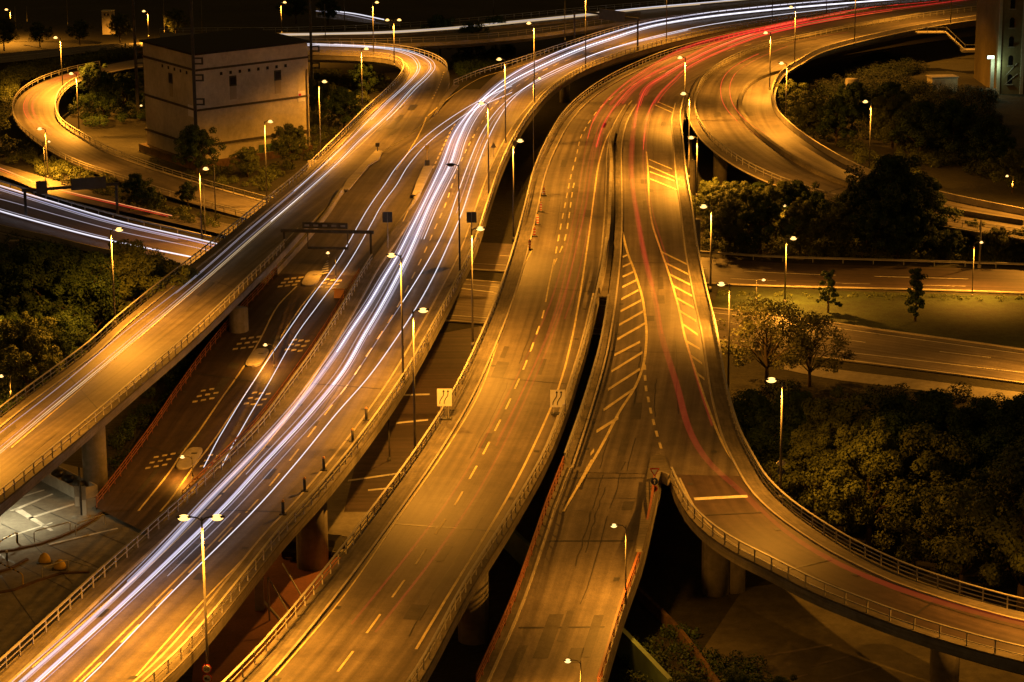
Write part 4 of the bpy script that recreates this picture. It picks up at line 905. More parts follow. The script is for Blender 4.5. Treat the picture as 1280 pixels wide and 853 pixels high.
for x in (.5, 1.7): loc_part(MB().box(x, x+.9, -.05, -.01, .2, 2.3), 'door', M['kerb'], t)
# white tower block top left (small)
b = P(128, 38, -4); t = thing('chimney_block', 'small pale square tower above the bushes at the top left', 'tower', b)
hh = top_height(b, 15); loc_part(MB().box(0, 2.6, 0, 2.6, -1, hh), 'wall', M['kerb'], t); loc_part(MB().box(.5, .9, -.05, -.01, hh-.9, hh-.4).box(1.3, 1.7, -.05, -.01, hh-.9, hh-.4), 'opening', M['roof'], t)
loc_part(MB().box(-.1, 2.7, -.1, 2.7, hh, hh+.2), 'roof', M['wall'], t)

# ------------------------------------------------------------------ gantries and signs
def arrow_sign(pos, label, w=1.35, h=1.65, zc=2.0):
    t = thing('arrow_sign', label, 'sign', pos)
    loc_part(MB().tube([(-.35, .06, -.1), (-.35, .06, zc+h*.4)], .045, 8), 'post', M['steel'], t); loc_part(MB().tube([(.35, .06, -.1), (.35, .06, zc+h*.4)], .045, 8), 'post', M['steel'], t)
    loc_part(MB().box(-w/2, w/2, -.02, .02, zc-h/2, zc+h/2), 'board', M['sign_white'], t)
    ar = MB()
    for dx in (-.22, .18):
        pts = [(-.22+dx, -.6), (-.20+dx, -.35), (-.05+dx, -.05), (.10+dx, .15), (.14+dx, .35), (.14+dx, .62)]
        for i in range(len(pts)-1):
            a, b_ = Vector((pts[i][0], 0, pts[i][1])), Vector((pts[i+1][0], 0, pts[i+1][1])); ar.tube([a+Vector((0, -.03, zc)), b_+Vector((0, -.03, zc))], .04, 6)
        ar.add([(x, -.035, zc+z) for x, z in ((.14+dx-.12, .52), (.14+dx+.12, .52), (.14+dx, .74))], [(0, 1, 2)])
    loc_part(ar, 'arrows', M['sign_black'], t)
    loc_part(MB().box(-.6, .6, -.3, .3, -.02, .12), 'foot', M['dark_steel'], t)
    return t
q = P(556, 524, .15); arrow_sign(q, 'white sign with two curved arrows left of the middle viaduct', zc=2.05); 
q = P(697, 518, .15); arrow_sign(q, 'white sign with two curved arrows right of the middle viaduct', zc=1.5)
def gantry(p0, p1, vtop, label, boards, z0=0, z1=0, lower=None, m='dark_steel', r=.18):
    a = P(*p0, z0); b = P(*p1, z1); h = top_height(a, vtop)
    t = thing('sign_gantry', label, 'gantry', (0, 0, 0)); zt = z0+h
    for q in (a, b): MB().box(-r, r, -r, r, q.z-.2, zt, Matrix.Translation((q.x, q.y, 0))).build('leg', M[m], t)
    d = (b-a); d.z = 0; L_ = d.length; an = math.atan2(d.y, d.x); MM = Matrix.Translation((a.x, a.y, zt)) @ Matrix.Rotation(an, 4, 'Z')
    MB().box(-.4, L_+.4, -r, r, -.25, .15, MM).build('beam', M[m], t)
    if lower: MB().box(L_*lower[0], L_*lower[1], -r, r, -lower[2], -lower[2]+.3, MM).box(L_*lower[0], L_*lower[0]+.1, -.08, .08, -lower[2], -.2, MM).box(L_*lower[1]-.1, L_*lower[1], -.08, .08, -lower[2], -.2, MM).build('lower_beam', M[m], t)
    for (s0, s1, zb, zh, mm, lett) in boards:
        o = MB().box(L_*s0, L_*s1, -r-.18, -r-.02, zb, zh, MM).build('sign_board', M[mm], t)
        if lett: 
            lm = MB(); n_ = 5
            for i in range(n_):
                x = L_*(s0+(s1-s0)*(i+.5)/n_); lm.box(x-.3, x+.3, -r-.2, -r-.185, zb+.25, zh-.25, MM)
            lm.build('panel', M['steel'], o)
    return t
gantry((356, 323), (464, 325), 288, 'grey sign gantry standing over the ramp', [(.22, .74, .35, 1.1, 'walkway', True)], zM(322), zM(322), (.27, .74, 2.3), 'walkway', .13)
gantry((33, 275), (147, 266), 238, 'dark angled sign gantry over the lower left highway', [(.12, .24, -.7, 1.2, 'board', False), (.5, .88, -.5, 1.2, 'board', False)], zI, zI)
gantry((718, 52), (797, 64), 13, 'dark sign gantry across the far white streaks', [(.42, .82, -1.0, 1.1, 'board', False)], 0, 0)
def square_sign(base, z, vtop, label, side=1.7):
    b = P(*base, z); h = top_height(b, vtop); t = thing('square_sign', label, 'sign', b)
    loc_part(MB().tube([(0, .05, -.1), (0, .05, h)], .06, 8), 'post', M['steel'], t)
    loc_part(MB().box(-side/2, side/2, -.03, .03, h-side*1.1, h), 'board', M['board'], t)
    loc_part(MB().box(-side/2, side/2, -.05, -.035, h-.06, h).box(-.03, .03, -.05, -.035, h-side*1.1, h-.08), 'board_frame', M['steel'], t)
square_sign((485, 312), 0, 265, 'dark square sign seen from behind beside the ramp wall', 1.2); square_sign((590, 322), 0, 265, 'dark square sign seen from behind next to the right railing of the white trail carriageway', 1.2)
# gore signs
b = P(818, 618, .17); t = thing('sign_post', 'post at the fork with a triangle a white arrow and a small red round sign', 'sign', b)
zc = lambda v: top_height(b, v)
loc_part(MB().tube([(0, .05, -.1), (0, .05, zc(588))], .04, 8), 'post', M['steel'], t)
def tri(mb, cx, cz, s, y): mb.add([(cx-s, y, cz+s*.75), (cx+s, y, cz+s*.75), (cx, y, cz-s)], [(0, 2, 1)])
mb = MB(); tri(mb, 0, zc(590), .42, -.02); o = loc_part(mb, 'yield_sign', M['sign_red'], t); mb = MB(); tri(mb, 0, zc(590)+.01, .27, -.03); loc_part(mb, 'sign_face', M['sign_white'], o)
def disc(parent, cx, cz, r, y, m, name):
    mb = MB(); V = [(cx+r*math.cos(a), y, cz+r*math.sin(a)) for a in np.linspace(0, 2*math.pi, 25)[:-1]]; V2 = [(x, y+.02, z) for x, _, z in V]
    mb.add(V+V2, [tuple(range(24)), tuple(range(24, 48))[::-1]]+[(i, (i+1) % 24, 24+(i+1) % 24, 24+i) for i in range(24)]); return loc_part(mb, name, m, parent)
o = disc(t, 0, zc(602), .30, -.02, M['sign_blue'], 'arrow_disc')
mb = MB().box(-.045, .045, -.04, -.03, zc(602)-.2, zc(602)+.08); mb.add([(-.14, -.035, zc(602)+.04), (.14, -.035, zc(602)+.04), (0, -.035, zc(602)+.22)], [(0, 1, 2)]); loc_part(mb, 'arrow', M['sign_white'], o)
o = disc(t, 0, zc(611), .26, -.02, M['sign_red'], 'round_sign'); disc(o, 0, zc(611), .18, -.035, M['sign_black'], 'sign_face')
# signs on lamp at right rail
b = P(975, 623, 0); t = thing('road_sign', 'white diamond and round arrow plate fixed on the slim lamp at the right railing', 'sign', b+Vector((0, -.25, 0)))
zc2 = lambda v: top_height(b, v)
mb = MB(); zz = zc2(578); mb.add([(-.4, 0, zz), (0, 0, zz-.4), (.4, 0, zz), (0, 0, zz+.4), (-.4, .03, zz), (0, .03, zz-.4), (.4, .03, zz), (0, .03, zz+.4)], [(0, 1, 2, 3), (7, 6, 5, 4), (0, 4, 5, 1), (1, 5, 6, 2), (2, 6, 7, 3), (3, 7, 4, 0)]); loc_part(mb, 'diamond_plate', M['sign_white'], t)
o = disc(t, 0, zc2(588), .32, 0, M['sign_blue'], 'arrow_disc'); mb = MB().box(-.04, .04, -.02, -.01, zc2(588)-.18, zc2(588)+.08); mb.add([(-.13, -.015, zc2(588)+.05), (.13, -.015, zc2(588)+.05), (0, -.015, zc2(588)+.2)], [(0, 1, 2)]); loc_part(mb, 'arrow', M['sign_white'], o)
# 50 sign at the bottom
b = P(263, 905, G+2); t = thing('speed_sign', 'round red rimmed 50 sign above a second round sign at the bottom edge', 'sign', P(264, 945, G)+Vector((0, -.5, 0)))
bb = P(264, 945, G); z3 = lambda v: top_height(bb, v)
for vv, num in ((833, True), (845, False)):
    o = disc(t, 0, z3(vv), .33, 0, M['sign_red'], 'sign_plate'); f = disc(o, 0, z3(vv), .26, -.03, M['sign_black'] if False else M['sign_white'], 'sign_face')
    if num:
        cu = bpy.data.curves.new('numerals', 'FONT'); cu.body = '50'; cu.size = .36; cu.align_x = 'CENTER'; cu.align_y = 'CENTER'; cu.extrude = .006
        tmp = bpy.data.objects.new('tmp', cu); COL.objects.link(tmp); bpy.context.view_layer.update()
        me = bpy.data.meshes.new_from_object(tmp.evaluated_get(bpy.context.evaluated_depsgraph_get())); bpy.data.objects.remove(tmp)
        to = bpy.data.objects.new('numerals', me); COL.objects.link(to); to.data.materials.clear(); to.data.materials.append(M['sign_black']); to.parent = f; to.location = (0, -.05, z3(vv)); to.rotation_euler = (R(90), 0, 0)
    else:
        loc_part(MB().box(-.17, .0, -.045, -.035, z3(vv)-.06, z3(vv)+.1).box(.0, .16, -.045, -.035, z3(vv)-.06, z3(vv)+.0).box(-.18, .18, -.045, -.035, z3(vv)-.12, z3(vv)-.08), 'pictogram', M['sign_black'], f)
loc_part(MB().tube([(0, .3, 0), (0, .1, z3(830))], .04, 8), 'post', M['steel'], t)
# yellow-orange box + no-entry sign + boards on plaza
b = P(424, 372, zM.z(424, 372)); t = thing('grit_box', 'small orange box on the right of the ramp by the red railing', 'box', b); loc_part(MB().box(-.6, .6, -.4, .4, 0, .9, b=.06), 'body', M['orange_tip'], t); loc_part(MB().box(-.65, .65, -.45, .45, .9, 1.0), 'lid', M['orange_tip'], t)
b = P(131, 612, G); t = thing('no_entry_sign', 'round red no entry sign with a white bar in front of the thick round column', 'sign', b); zz = top_height(b, 577)
loc_part(MB().tube([(0, .04, 0), (0, .04, zz)], .04, 8), 'post', M['red_steel'], t); o = disc(t, 0, zz, .32, -.02, M['sign_red'], 'sign_plate'); loc_part(MB().box(-.22, .22, -.04, -.03, zz-.05, zz+.05), 'bar', M['sign_white'], o)
b = P(102, 646, G); t = thing('sign_stand', 'pair of tall narrow boards on a dark pole at the edge of the plaza', 'sign', b)
loc_part(MB().tube([(0, 0, 0), (0, 0, top_height(b, 584))], .09, 8), 'post', M['dark_steel'], t); loc_part(MB().blob((0, 0, 0), .9, .9, .15), 'foot', M['concrete'], t)
loc_part(MB().box(-.55, -.1, -.05, 0, 1.0, 2.9), 'board', M['steel'], t); loc_part(MB().box(.1, .5, -.05, 0, .1, 2.9), 'board', M['steel'], t); loc_part(MB().box(-.5, -.12, -.08, -.055, 1.0, 1.9), 'panel', M['sign_white'], t); loc_part(MB().box(.12, .48, -.08, -.055, .1, 1.6), 'panel', M['sign_white'], t)
# long low skip
a = P(50, 601, G); b = P(98, 626, G); d = b-a; t = thing('long_container', 'long low white trough holding black bundles under the left viaduct', 'container', a, math.atan2(d.y, d.x)); Lc = d.length
loc_part(MB().box(0, Lc, 0, .12, 0, 1.1).box(0, Lc, 1.9, 2.02, 0, 1.1).box(0, .12, .12, 1.9, 0, 1.1).box(Lc-.12, Lc, .12, 1.9, 0, 1.1).box(.12, Lc-.12, .12, 1.9, .5, .6), 'body', M['kerb'], t)
for k in range(3):
    bd = MB(); bd.blob((Lc*(.22+.27*k), 1.0, .95), .62, .62, .4); o = tag(bd.build('black_bundle', M['black_plastic'], None, True), ['leftmost', 'middle', 'rightmost'][k]+' black bundle lying in the long white trough', 'bundle', 'black bundles in the trough'); o.location = a; o.rotation_euler = (0, 0, math.atan2(d.y, d.x))
# plaza barriers
def hoop(p, q, label, h=1.0, striped=False):
    a = P(*p, G); b = P(*q, G); t = thing('hoop_barrier', label, 'barrier'); 
    m = M['yellow_paint'] if striped else M['steel']
    MB().tube([a, a+Vector((0, 0, h*.9)), a+Vector((0, 0, h))+(b-a)*.06, b+Vector((0, 0, h))-(b-a)*.06, b+Vector((0, 0, h*.9)), b], .05, 8).build('frame', m, t)
    if striped:
        for k in range(5): s0 = .12+k*.17; MB().tube([a+(b-a)*s0+Vector((0, 0, h)), a+(b-a)*(s0+.08)+Vector((0, 0, h))], .056, 8, False).build('black_band', M['sign_black'], t)
hoop((43, 678), (88, 666), 'grey hoop barrier along the kerb of the plaza nearest the parking bays'); hoop((95, 669), (131, 656), 'grey hoop barrier on the plaza nearest the sign boards'); hoop((53, 724), (85, 714), 'grey hoop barrier beside the yellow domes'); hoop((86, 714), (123, 726), 'grey hoop barrier right of the yellow domes')
hoop((-5, 694), (21, 679), 'yellow and black striped barrier at the left plaza edge', striped=True); hoop((-3, 716), (29, 732), 'yellow and black striped barrier in front of the yellow domes', striped=True)
for (u, v, lb) in ((22, 679, 'left of two short black and white posts by the striped barrier'), (9, 702, 'lone short black and white post on the plaza'), ):
    p = P(u, v, G); t = thing('bollard', lb, 'bollard', p); loc_part(MB().tube([(0, 0, 0), (0, 0, .8)], .08, 8), 'post', M['sign_black'], t); loc_part(MB().tube([(0, 0, .8), (0, 0, 1.0)], .085, 8), 'cap', M['sign_white'], t)
for (u, v, lb) in ((56, 703, 'left of two yellow domes on the plaza'), (75, 711, 'right of two yellow domes on the plaza')):
    p = P(u, v, G+.02); t = thing('traffic_dome', lb, 'traffic dome', p); loc_part(MB().blob((0, 0, 0), .55, .45, .85, 14, 10, 0), 'dome', M['yellow_paint'], t, True); loc_part(MB().box(-.6, .6, -.5, .5, -.02, .06), 'foot', M['dark_steel'], t)
# delineator posts
for i, (u, v) in enumerate([(354, 643), (381, 614), (405, 588), (441, 552), (458, 525)]):
    b = P(u, v, .14); t = thing('guide_post', ['first', 'second', 'third', 'fourth', 'fifth'][i]+' dark guide post from the bottom on the right walkway of the white trail carriageway', 'guide post', b, 0, 'dark guide posts on the white trail carriageway')
    loc_part(MB().tube([(0, 0, 0), (0, 0, 1.05)], .13, 10), 'post', M['dark_steel'], t, True); loc_part(MB().blob((0, 0, 1.08), .13, .13, .16, 10, 6), 'tip', M['orange_tip'], t, True); loc_part(MB().box(-.3, .3, -.25, .25, 0, .08), 'foot', M['dark_steel'], t)
for i, (u, v) in enumerate([(662, 312), (668, 296), (672, 281), (676, 265), (680, 245)]):
    b = P(u, v, .02); t = thing('guide_post', ['nearest', 'second', 'third', 'fourth', 'farthest'][i]+' striped beacon in the row at the left of the middle carriageway', 'guide post', b, 0, 'striped beacons on the middle carriageway')
    loc_part(MB().box(-.14, .14, -.04, .04, 0, 1.15), 'board', M['sign_white'], t)
    for k in range(3): loc_part(MB().box(-.142, .142, -.05, .05, .2+k*.33, .36+k*.33), 'red_band', M['sign_red'], t)
    loc_part(MB().blob((0, 0, 1.25), .1, .1, .12), 'lens', M['orange_tip'], t); loc_part(MB().box(-.4, .4, -.2, .2, 0, .1), 'foot', M['dark_steel'], t)
# small sign posts at wedge islands
for (u, v, vt, lb) in ((472, 189, 179, 'small dark sign post at the tip of the left wedge island'), (534, 207, 182, 'yellow pedestal sign at the tip of the ramp wedge island')):
    b = P(u, v, .18); h = top_height(b, vt); t = thing('sign_post', lb, 'sign', b); loc_part(MB().tube([(0, 0, 0), (0, 0, h)], .07, 8), 'post', M['yellow_paint' if vt == 182 else 'dark_steel'], t); loc_part(MB().box(-.3, .3, -.15, .15, h-.55, h), 'plate', M['yellow_paint' if vt == 182 else 'dark_steel'], t)
    if vt == 182: loc_part(MB().box(-.35, .35, -.2, .2, 0, .8), 'cabinet', M['dark_steel'], t)
b = P(617, 193, .15); t = thing('warning_sign', 'small dark triangular sign at the right railing under the white streaks', 'sign', b); mb = MB(); mb.add([(-.45, 0, 1.0), (.45, 0, 1.0), (0, 0, 1.8)], [(0, 1, 2)]); loc_part(mb, 'plate', M['board'], t); loc_part(MB().tube([(0, .03, -.05), (0, .03, 1.2)], .04, 6), 'post', M['steel'], t)
# green beam / wall under the ramps
gw = Curve([P(u, v, -6.6) for u, v in [(600, 640), (650, 690), (760, 790), (850, 885)]], 4); tag(MB().sweep(gw, [(-.2, -1), (.2, -1), (.2, 1.4), (-.2, 1.4)]).build('green_wall', M['green']), 'green painted wall crossing beneath the descending ramp', 'wall')
rw = IC([(790, 740), (850, 800), (900, 870)], G); low_wall(rw, 'low brown wall in the black hollow right of the descending ramp', .9, .4, 'rust')
# struts and posts in the gap under A and C
a = P(337, 776, G); t = thing('steel_frame', 'thin steel frame with slanting bars below the white trail carriageway', 'frame')
h = top_height(a, 722)
MB().tube([a, a+Vector((0, 0, h))], .08, 8).build('post', M['steel'], t); e = P(368, 790, G); MB().tube([a+Vector((0, 0, h)), e+Vector((0, 0, .8))], .06, 8).build('brace', M['steel'], t)
e1 = P(354, 726, G)+Vector((0, 0, 1.5)); e2 = P(380, 765, G)+Vector((0, 0, 1.0)); MB().tube([e1, e2], .07, 8).build('brace', M['steel'], t); MB().tube([P(328, 750, G), P(372, 800, G)], .12, 8).build('sill', M['kerb'], t)
b = P(325, 762, G); MB().box(-.35, .35, -.35, .35, 0, 2.6, Matrix.Translation(b)).build('pier', M['kerb'], t)
# parked car glints under A
def car(p, label, rz, m):
    t = thing('parked_car', label, 'car', P(*p, G+.02), rz)
    prof = [(-2.1, .35), (-2.1, .8), (-1.5, .95), (-1.0, 1.4), (.5, 1.42), (1.15, .98), (2.0, .82), (2.15, .4)]
    mb = MB(); n_ = len(prof); mb.add([(x, -.85, z) for x, z in prof]+[(x, .85, z) for x, z in prof], [tuple(range(n_)), tuple(range(n_, 2*n_))[::-1]]+[(i, n_+i, n_+(i+1) % n_, (i+1) % n_) for i in range(n_)]); loc_part(mb, 'body', m, t)
    for x in (-1.35, 1.35):
        for y in (-.86, .86): loc_part(MB().tube([(x, y-.1, .33), (x, y+.1, .33)], .33, 14), 'wheel', M['black_plastic'], t)
    loc_part(MB().add([(-1.35, -.86, 1.0), (.95, -.86, 1.0), (.45, -.86, 1.34), (-.95, -.86, 1.34)], [(0, 1, 2, 3)]), 'side_window', M['glass'], t)
    loc_part(MB().add([(.53, -.75, 1.41), (1.17, -.75, 1.0), (1.17, .75, 1.0), (.53, .75, 1.41)], [(0, 1, 2, 3)]), 'windscreen', M['glass'], t)
carm = mat('black_car_paint', (.012, .012, .014), .12)
car((413, 690), 'black car parked right of the thick column under the white trail carriageway', R(75), carm)
car((372, 692), 'black car parked left of the thick column under the white trail carriageway', R(80), carm)

# ------------------------------------------------------------------ vegetation
def leaves(mb, centre, rad, n, size, flat=.85, shell=.55):
    c = np.array(centre)
    d = np.random.normal(size=(n, 3)); d /= np.linalg.norm(d, axis=1, keepdims=True)
    rr = np.random.uniform(shell, 1.0, n)[:, None]**.8
    p = c+d*rr*np.array([rad, rad, rad*flat])
    nr = d+np.array([0, 0, .35])+np.random.normal(size=(n, 3))*.42
    a = np.cross(nr, np.random.normal(size=(n, 3))); a /= np.maximum(np.linalg.norm(a, axis=1, keepdims=True), 1e-4)
    b = np.cross(nr, a); b /= np.maximum(np.linalg.norm(b, axis=1, keepdims=True), 1e-4)
    s = size*np.random.uniform(.6, 1.4, n)[:, None]
    o = len(mb.v)
    q = np.stack([p-a*s, p-b*s*.55, p+a*s, p+b*s*.55], 1).reshape(-1, 3)
    mb.v += [tuple(x) for x in q.tolist()]; mb.f += [(o+4*i, o+4*i+1, o+4*i+2, o+4*i+3) for i in range(n)]
def tree_meshes(seed, h, cr, nl, size, airy=False, cone=False):
    random.seed(seed); np.random.seed(seed)
    tr = MB(); cr_ = MB(); cr_.uv = []
    th = h*.42
    tr.tube([(0, 0, -.4), (.05*h*.1, 0, th*.5), (0, .02*h, th), (0, 0, h*.8)], [h*.028, h*.02, h*.016, h*.004], 8)
    k = 22 if not cone else 12
    cl = []
    for i in range(k):
        an = i*2.4+random.uniform(-.4, .4); t = (i+.5)/k
        zz = h*(.34+.60*t) if not cone else h*(.2+.75*t)
        prof = math.sin(math.pi*min(1, .18+.80*t))**.8 if not cone else (1.05-t)
        rr = cr*prof*random.uniform(.35, .98)
        q = Vector((math.cos(an)*rr, math.sin(an)*rr, zz)); cl.append(q)
        st_ = Vector((0, 0, max(h*.2, zz-rr*.9-h*.06)))
        tr.tube([st_, (st_+q)*.5+Vector((0, 0, .15*rr)), q], [h*.010, h*.006, h*.002], 5)
    for q in cl:
        r_ = cr*(random.uniform(.22, .40) if not airy else random.uniform(.2, .36)) if not cone else cr*.5
        m_ = 5
        for j in range(m_):
            o = Vector((random.gauss(0, 1), random.gauss(0, 1), random.gauss(0, .7)))*r_*.55
            leaves(cr_, q+o, r_*random.uniform(.4, .75), nl//(k*m_), size, shell=.55)
    return tr, cr_
KINDS = {}
def kind(key, *a, leaf='leaf', **k):
    tr, c = tree_meshes(*a, **k); tm = tr.build('trunk', M['bark'], None, True); c.uv = []; cm = c.build('crown', M[leaf], None)
    KINDS[key] = (tm.data, cm.data); bpy.data.objects.remove(tm); bpy.data.objects.remove(cm)
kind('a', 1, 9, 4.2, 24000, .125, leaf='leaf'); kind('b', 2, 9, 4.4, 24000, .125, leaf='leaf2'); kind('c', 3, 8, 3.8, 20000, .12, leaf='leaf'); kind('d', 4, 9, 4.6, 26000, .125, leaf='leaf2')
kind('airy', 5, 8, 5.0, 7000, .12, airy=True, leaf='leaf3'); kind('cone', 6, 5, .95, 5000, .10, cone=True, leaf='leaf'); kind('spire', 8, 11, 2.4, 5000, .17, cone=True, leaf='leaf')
def tree(u, v, z, s, k, label, group=None, sz=None):
    t = thing('tree', label, 'tree', P(u, v, z), random.uniform(0, 6.28), group); t.scale = (s, s, sz or s)
    for nm, me in zip(('trunk', 'crown'), KINDS[k]):
        o = bpy.data.objects.new(nm, me); COL.objects.link(o); o.parent = t
    return t
random.seed(11)
GL = 'trees left of the left viaduct'
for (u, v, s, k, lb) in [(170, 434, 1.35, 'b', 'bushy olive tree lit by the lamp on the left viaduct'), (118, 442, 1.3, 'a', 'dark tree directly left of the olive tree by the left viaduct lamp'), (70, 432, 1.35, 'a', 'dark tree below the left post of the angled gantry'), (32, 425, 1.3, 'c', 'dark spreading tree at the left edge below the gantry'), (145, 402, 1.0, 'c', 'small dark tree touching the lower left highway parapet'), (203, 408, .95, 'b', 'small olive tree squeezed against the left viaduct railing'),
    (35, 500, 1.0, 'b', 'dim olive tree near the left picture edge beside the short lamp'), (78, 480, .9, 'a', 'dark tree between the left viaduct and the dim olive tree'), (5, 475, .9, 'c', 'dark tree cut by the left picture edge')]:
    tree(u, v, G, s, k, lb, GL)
for (u, v, z, s, k, lb) in [(172, 262, -7, .6, 'a', 'small dark tree right of the angled gantry'), (188, 268, -7, .5, 'c', 'small shrubby tree right of the angled gantry farther from it'), (235, 258, -7, .45, 'c', 'little round tree between the loop road and the left viaduct'),
    (246, 222, G, .95, 'a', 'dark tree in front of the corner of the concrete tower'), (310, 222, G, .55, 'b', 'small tree at the foot of the painted panel'), (365, 210, G, .8, 'b', 'tree right of the painted panel at the tower foot'), (430, 165, G, .9, 'a', 'dark tree between the tower and the hairpin railing'), (400, 150, G, .9, 'c', 'dark tree behind the lamp right of the tower'), (455, 118, G, .7, 'a', 'dark tree inside the hairpin'),
    (130, 150, -7, 1.0, 'a', 'large dark tree inside the small left loop'), (155, 140, -7, .9, 'c', 'dark tree between the small left loop and the tower'), (118, 125, -6, .8, 'a', 'smaller dark tree at the back inside the small left loop'),
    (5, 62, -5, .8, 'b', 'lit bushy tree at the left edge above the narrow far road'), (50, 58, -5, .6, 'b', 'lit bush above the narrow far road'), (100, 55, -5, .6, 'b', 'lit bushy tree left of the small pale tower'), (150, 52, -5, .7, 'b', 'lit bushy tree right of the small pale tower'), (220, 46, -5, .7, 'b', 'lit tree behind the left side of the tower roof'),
    (550, 70, -6, 1.0, 'a', 'dark tree outside the far hairpin'), (590, 75, -6, 1.0, 'c', 'dark tree right of the far hairpin'), (620, 66, -6, .9, 'a', 'dark tree below the topmost road in the middle'), (410, 30, -4, .8, 'c', 'dark tree beyond the topmost road left'), (370, 28, -4, .8, 'a', 'dark tree directly behind the tower roof at the top')]:
    tree(u, v, z, s, k, lb)
GR_ = 'trees on the wooded slope beside the right viaduct'
slope = [(905, 300, 'b'), (928, 296, 'b'), (912, 316, 'd'), (950, 318, 'a'), (972, 296, 'b'), (1000, 318, 'b'), (1020, 298, 'a'), (1048, 320, 'b'), (1062, 302, 'a'), (1095, 324, 'a'), (1122, 325, 'c'), (1190, 326, 'c'), (1215, 316, 'b'), (1245, 328, 'b'), (1275, 326, 'b'), (950, 290, 'a'), (996, 294, 'a'), (890, 285, 'b'), (1145, 324, 'a'), (1172, 318, 'a')]
names = ['tree on the slope right under the parapet of the chevron viaduct', 'tree on the slope behind the lamp outside the right railing', 'tree at the slope foot touching the right railing', 'tree on the slope left of the tiny lamp', 'tree on the slope above the tiny lamp', 'tree at the slope foot right of the tiny lamp', 'dark tree on the upper slope below the loop parapet', 'tree at the slope foot above the left young tree', 'dark tree on the upper slope left of the tallest dark tree', 'dark tree at the slope foot left of the young tree', 'dark tree at the slope foot behind the young tree', 'tree at the slope foot left of the square headed lamp', 'tree on the slope behind the square headed lamp', 'tree at the slope foot right of the square headed lamp', 'tree at the slope foot cut by the right edge', 'dark tree just below the left bend of the loop', 'dark tree below the lowest part of the loop bend', 'tree hugging the railing below the loop lamp', 'black tree at the slope foot right of the young tree', 'dark tree behind the tall dark tree group']
for (u, v, k), lb in zip(slope, names): tree(u, v, G, random.uniform(.72, .92)*(.62 if u > 1160 else 1), k, lb, GR_)
tree(1085, 312, G, 1.15, 'a', 'tall dark tree standing before the loop road', None); tree(1112, 316, G, 1.5, 'a', 'tallest dark tree in front of the descending end of the loop'); tree(1146, 317, G, 1.3, 'c', 'tall dark tree right of the tallest one before the loop')
for (u, v, s, k, lb) in [(985, 165, 1.0, 'b', 'tree lit by the parapet lamp inside the loop'), (1010, 180, 1.0, 'b', 'olive tree just outside the loop parapet'), (1045, 185, 1.0, 'a', 'dim tree left of the lone hollow lamp'), (1065, 165, 1.0, 'a', 'dim tree behind the lone hollow lamp'), (1115, 190, 1.1, 'b', 'dim tree right of the lone hollow lamp'), (1150, 200, 1.1, 'a', 'nearly black tree in the hollow right of centre'), (1190, 205, 1.2, 'a', 'nearly black tree in the hollow below the hut'), (1235, 215, 1.1, 'c', 'nearly black tree in the hollow below the ochre building'), (1110, 165, 1.0, 'a', 'nearly black tree behind the dim trees of the hollow'), (1265, 245, .8, 'b', 'small tree beyond the loop at the right edge')]:
    tree(u, v, G-.5, s, k, lb)
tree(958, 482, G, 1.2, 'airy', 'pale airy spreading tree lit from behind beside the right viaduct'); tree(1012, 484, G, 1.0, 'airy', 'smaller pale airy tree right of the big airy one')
tree(1035, 391, G, 1.1, 'cone', 'short pale young tree on the grass strip'); tree(1144, 402, G, 1.35, 'cone', 'taller dark young tree with a bare stem on the grass strip')
big = [(940, 590, .9, 'a', 'dark tree under the airy trees'), (1000, 606, 1.0, 'a', 'dark tree below the lamp with two signs'), (1052, 632, 1.15, 'b', 'large olive tree right of the lamp with two signs'), (1112, 606, .95, 'a', 'dark tree at the upper edge of the right wood'), (1168, 612, 1.05, 'a', 'dark tree in the wood below the path'), (1228, 600, .95, 'c', 'dark tree in the wood near the right edge below the path'), (1280, 615, 1.05, 'a', 'dark tree cut by the right edge below the path'),
    (1018, 662, 1.0, 'b', 'olive tree just above the curved railing'), (1085, 692, 1.25, 'b', 'biggest olive tree above the curved railing'), (1152, 690, 1.15, 'd', 'olive tree in the middle of the right wood'), (1200, 745, 1.0, 'd', 'olive tree nearest the curved railing'), (1275, 772, 1.45, 'd', 'large leafy tree at the right edge above the curved railing'), (1222, 680, 1.1, 'a', 'dark tree between the middle and the right edge of the wood'), (1285, 680, 1.15, 'a', 'dark tree at the right edge halfway down the wood'), (1115, 650, 1.1, 'a', 'dark tree behind the biggest olive tree'), (962, 615, .8, 'a', 'dark tree behind the slim lamp of the right railing')]
for (u, v, s, k, lb) in big: tree(u, v, G, s, k, lb, 'trees of the right hand wood')
for (u, v, s, k, lb) in [(860, 905, .4, 'a', 'dark bushy tree at the bottom edge in the hollow'), (925, 900, .45, 'c', 'dark bushy tree beside the paved yard at the bottom'), (975, 905, .4, 'a', 'dark bush right of the hollow at the bottom edge')]: tree(u, v, G, s, k, lb)
# undergrowth: shrubs nobody could count
def shrubs(poly, n, z, size, m, label_seed, jr=(.7, 1.6)):
    random.seed(label_seed); np.random.seed(label_seed)
    W_ = [P(u, v, z) for u, v in poly]; xs = [p.x for p in W_]; ys = [p.y for p in W_]
    def inside(x, y):
        c = False; j = len(W_)-1
        for i in range(len(W_)):
            if (ys[i] > y) != (ys[j] > y) and x < (xs[j]-xs[i])*(y-ys[i])/(ys[j]-ys[i])+xs[i]: c = not c
            j = i
        return c
    mb = MB(); k = 0; tr_ = 0
    while k < n and tr_ < n*40:
        tr_ += 1; x = random.uniform(min(xs), max(xs)); y = random.uniform(min(ys), max(ys))
        if inside(x, y):
            r_ = random.uniform(*jr); leaves(mb, (x, y, z+r_*.5), r_, int(170*r_*r_)+50, size*.65, .8, .6); k += 1
    mb.uv = []
    return tag(mb.build('undergrowth', m), kind='stuff')
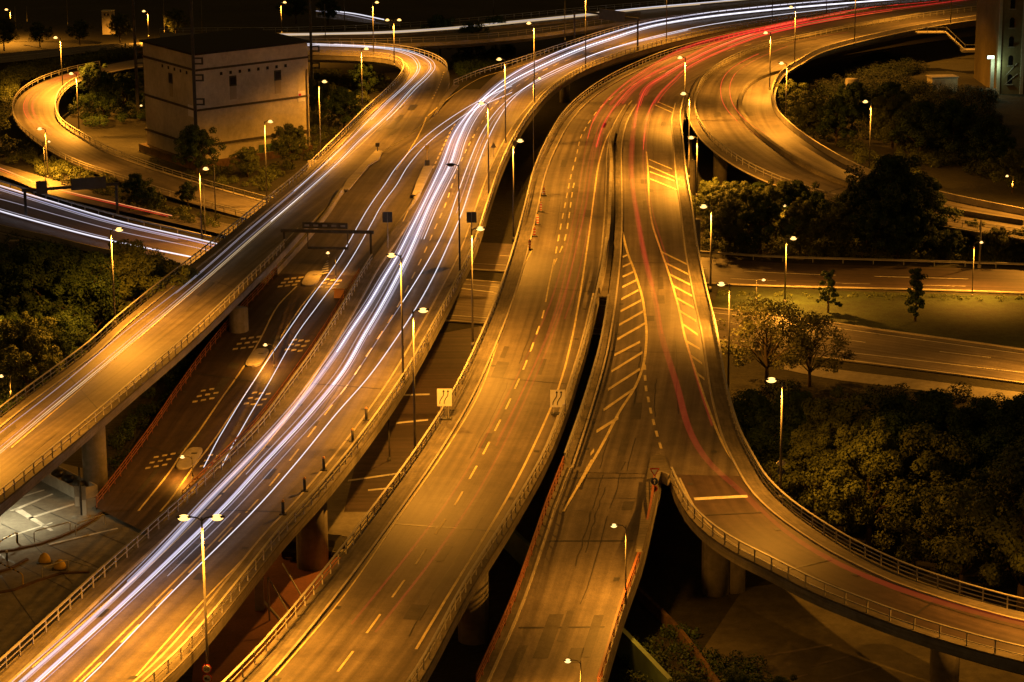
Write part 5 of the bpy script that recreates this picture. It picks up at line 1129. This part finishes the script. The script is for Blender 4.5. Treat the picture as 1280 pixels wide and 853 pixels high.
shrubs([(0, 95), (60, 80), (180, 62), (180, 68), (90, 82), (20, 105), (10, 140), (0, 180)], 140, -5.5, .22, M['leaf2'], 21)
shrubs([(75, 110), (180, 88), (180, 150), (110, 160), (85, 140)], 120, -6.8, .2, M['leaf'], 22)
shrubs([(0, 170), (30, 180), (110, 215), (210, 255), (290, 278), (300, 292), (150, 262), (60, 225), (0, 200)], 150, -7, .2, M['leaf2'], 23, (.5, 1.1))
shrubs([(0, 295), (60, 308), (220, 340), (235, 330), (120, 440), (0, 530)], 260, G, .2, M['leaf'], 24)
shrubs([(390, 90), (490, 100), (440, 150), (330, 240), (300, 240), (190, 215), (180, 200), (250, 220), (390, 200)], 220, G, .2, M['leaf2'], 25, (.5, 1.2))
shrubs([(985, 150), (1085, 212), (1170, 240), (1180, 215), (1120, 150), (1060, 125), (1000, 125)], 120, G, .2, M['leaf2'], 26)
shrubs([(885, 292), (940, 288), (1060, 300), (1280, 312), (1280, 332), (885, 318)], 200, G, .2, M['leaf2'], 27)
shrubs([(910, 490), (1050, 478), (1280, 512), (1280, 760), (1130, 700), (990, 640), (930, 560)], 130, G, .2, M['leaf_shade'], 28)  # near-black leaf colour paints the shaded gaps between the crowns
shrubs([(560, 75), (640, 60), (640, 75), (600, 90), (572, 100)], 60, -6.5, .22, M['leaf'], 29)
shrubs([(240, 430), (330, 345), (350, 350), (262, 440), (170, 560), (140, 600), (135, 560)], 110, G, .16, M['leaf'], 30, (.5, 1.1))
shrubs([(780, 800), (860, 790), (980, 850), (980, 900), (780, 900)], 90, G, .16, M['leaf'], 31, (.5, 1.1))
shrubs([(900, 366), (1280, 372), (1280, 378), (900, 372)], 60, G, .1, M['leaf2'], 32, (.3, .5))

shrubs([(1000, 118), (1100, 95), (1160, 118), (1240, 122), (1245, 225), (1180, 215), (1090, 160)], 420, G, .2, M['leaf_shade'], 33, (1.2, 2.4))  # near-black shrubs put in to keep the hollow dark
shrubs([(1040, 100), (1100, 75), (1160, 92), (1100, 100)], 120, G, .2, M['leaf_shade'], 34, (1.2, 2.2))  # same darkened leaf colour standing for the hollow's shade
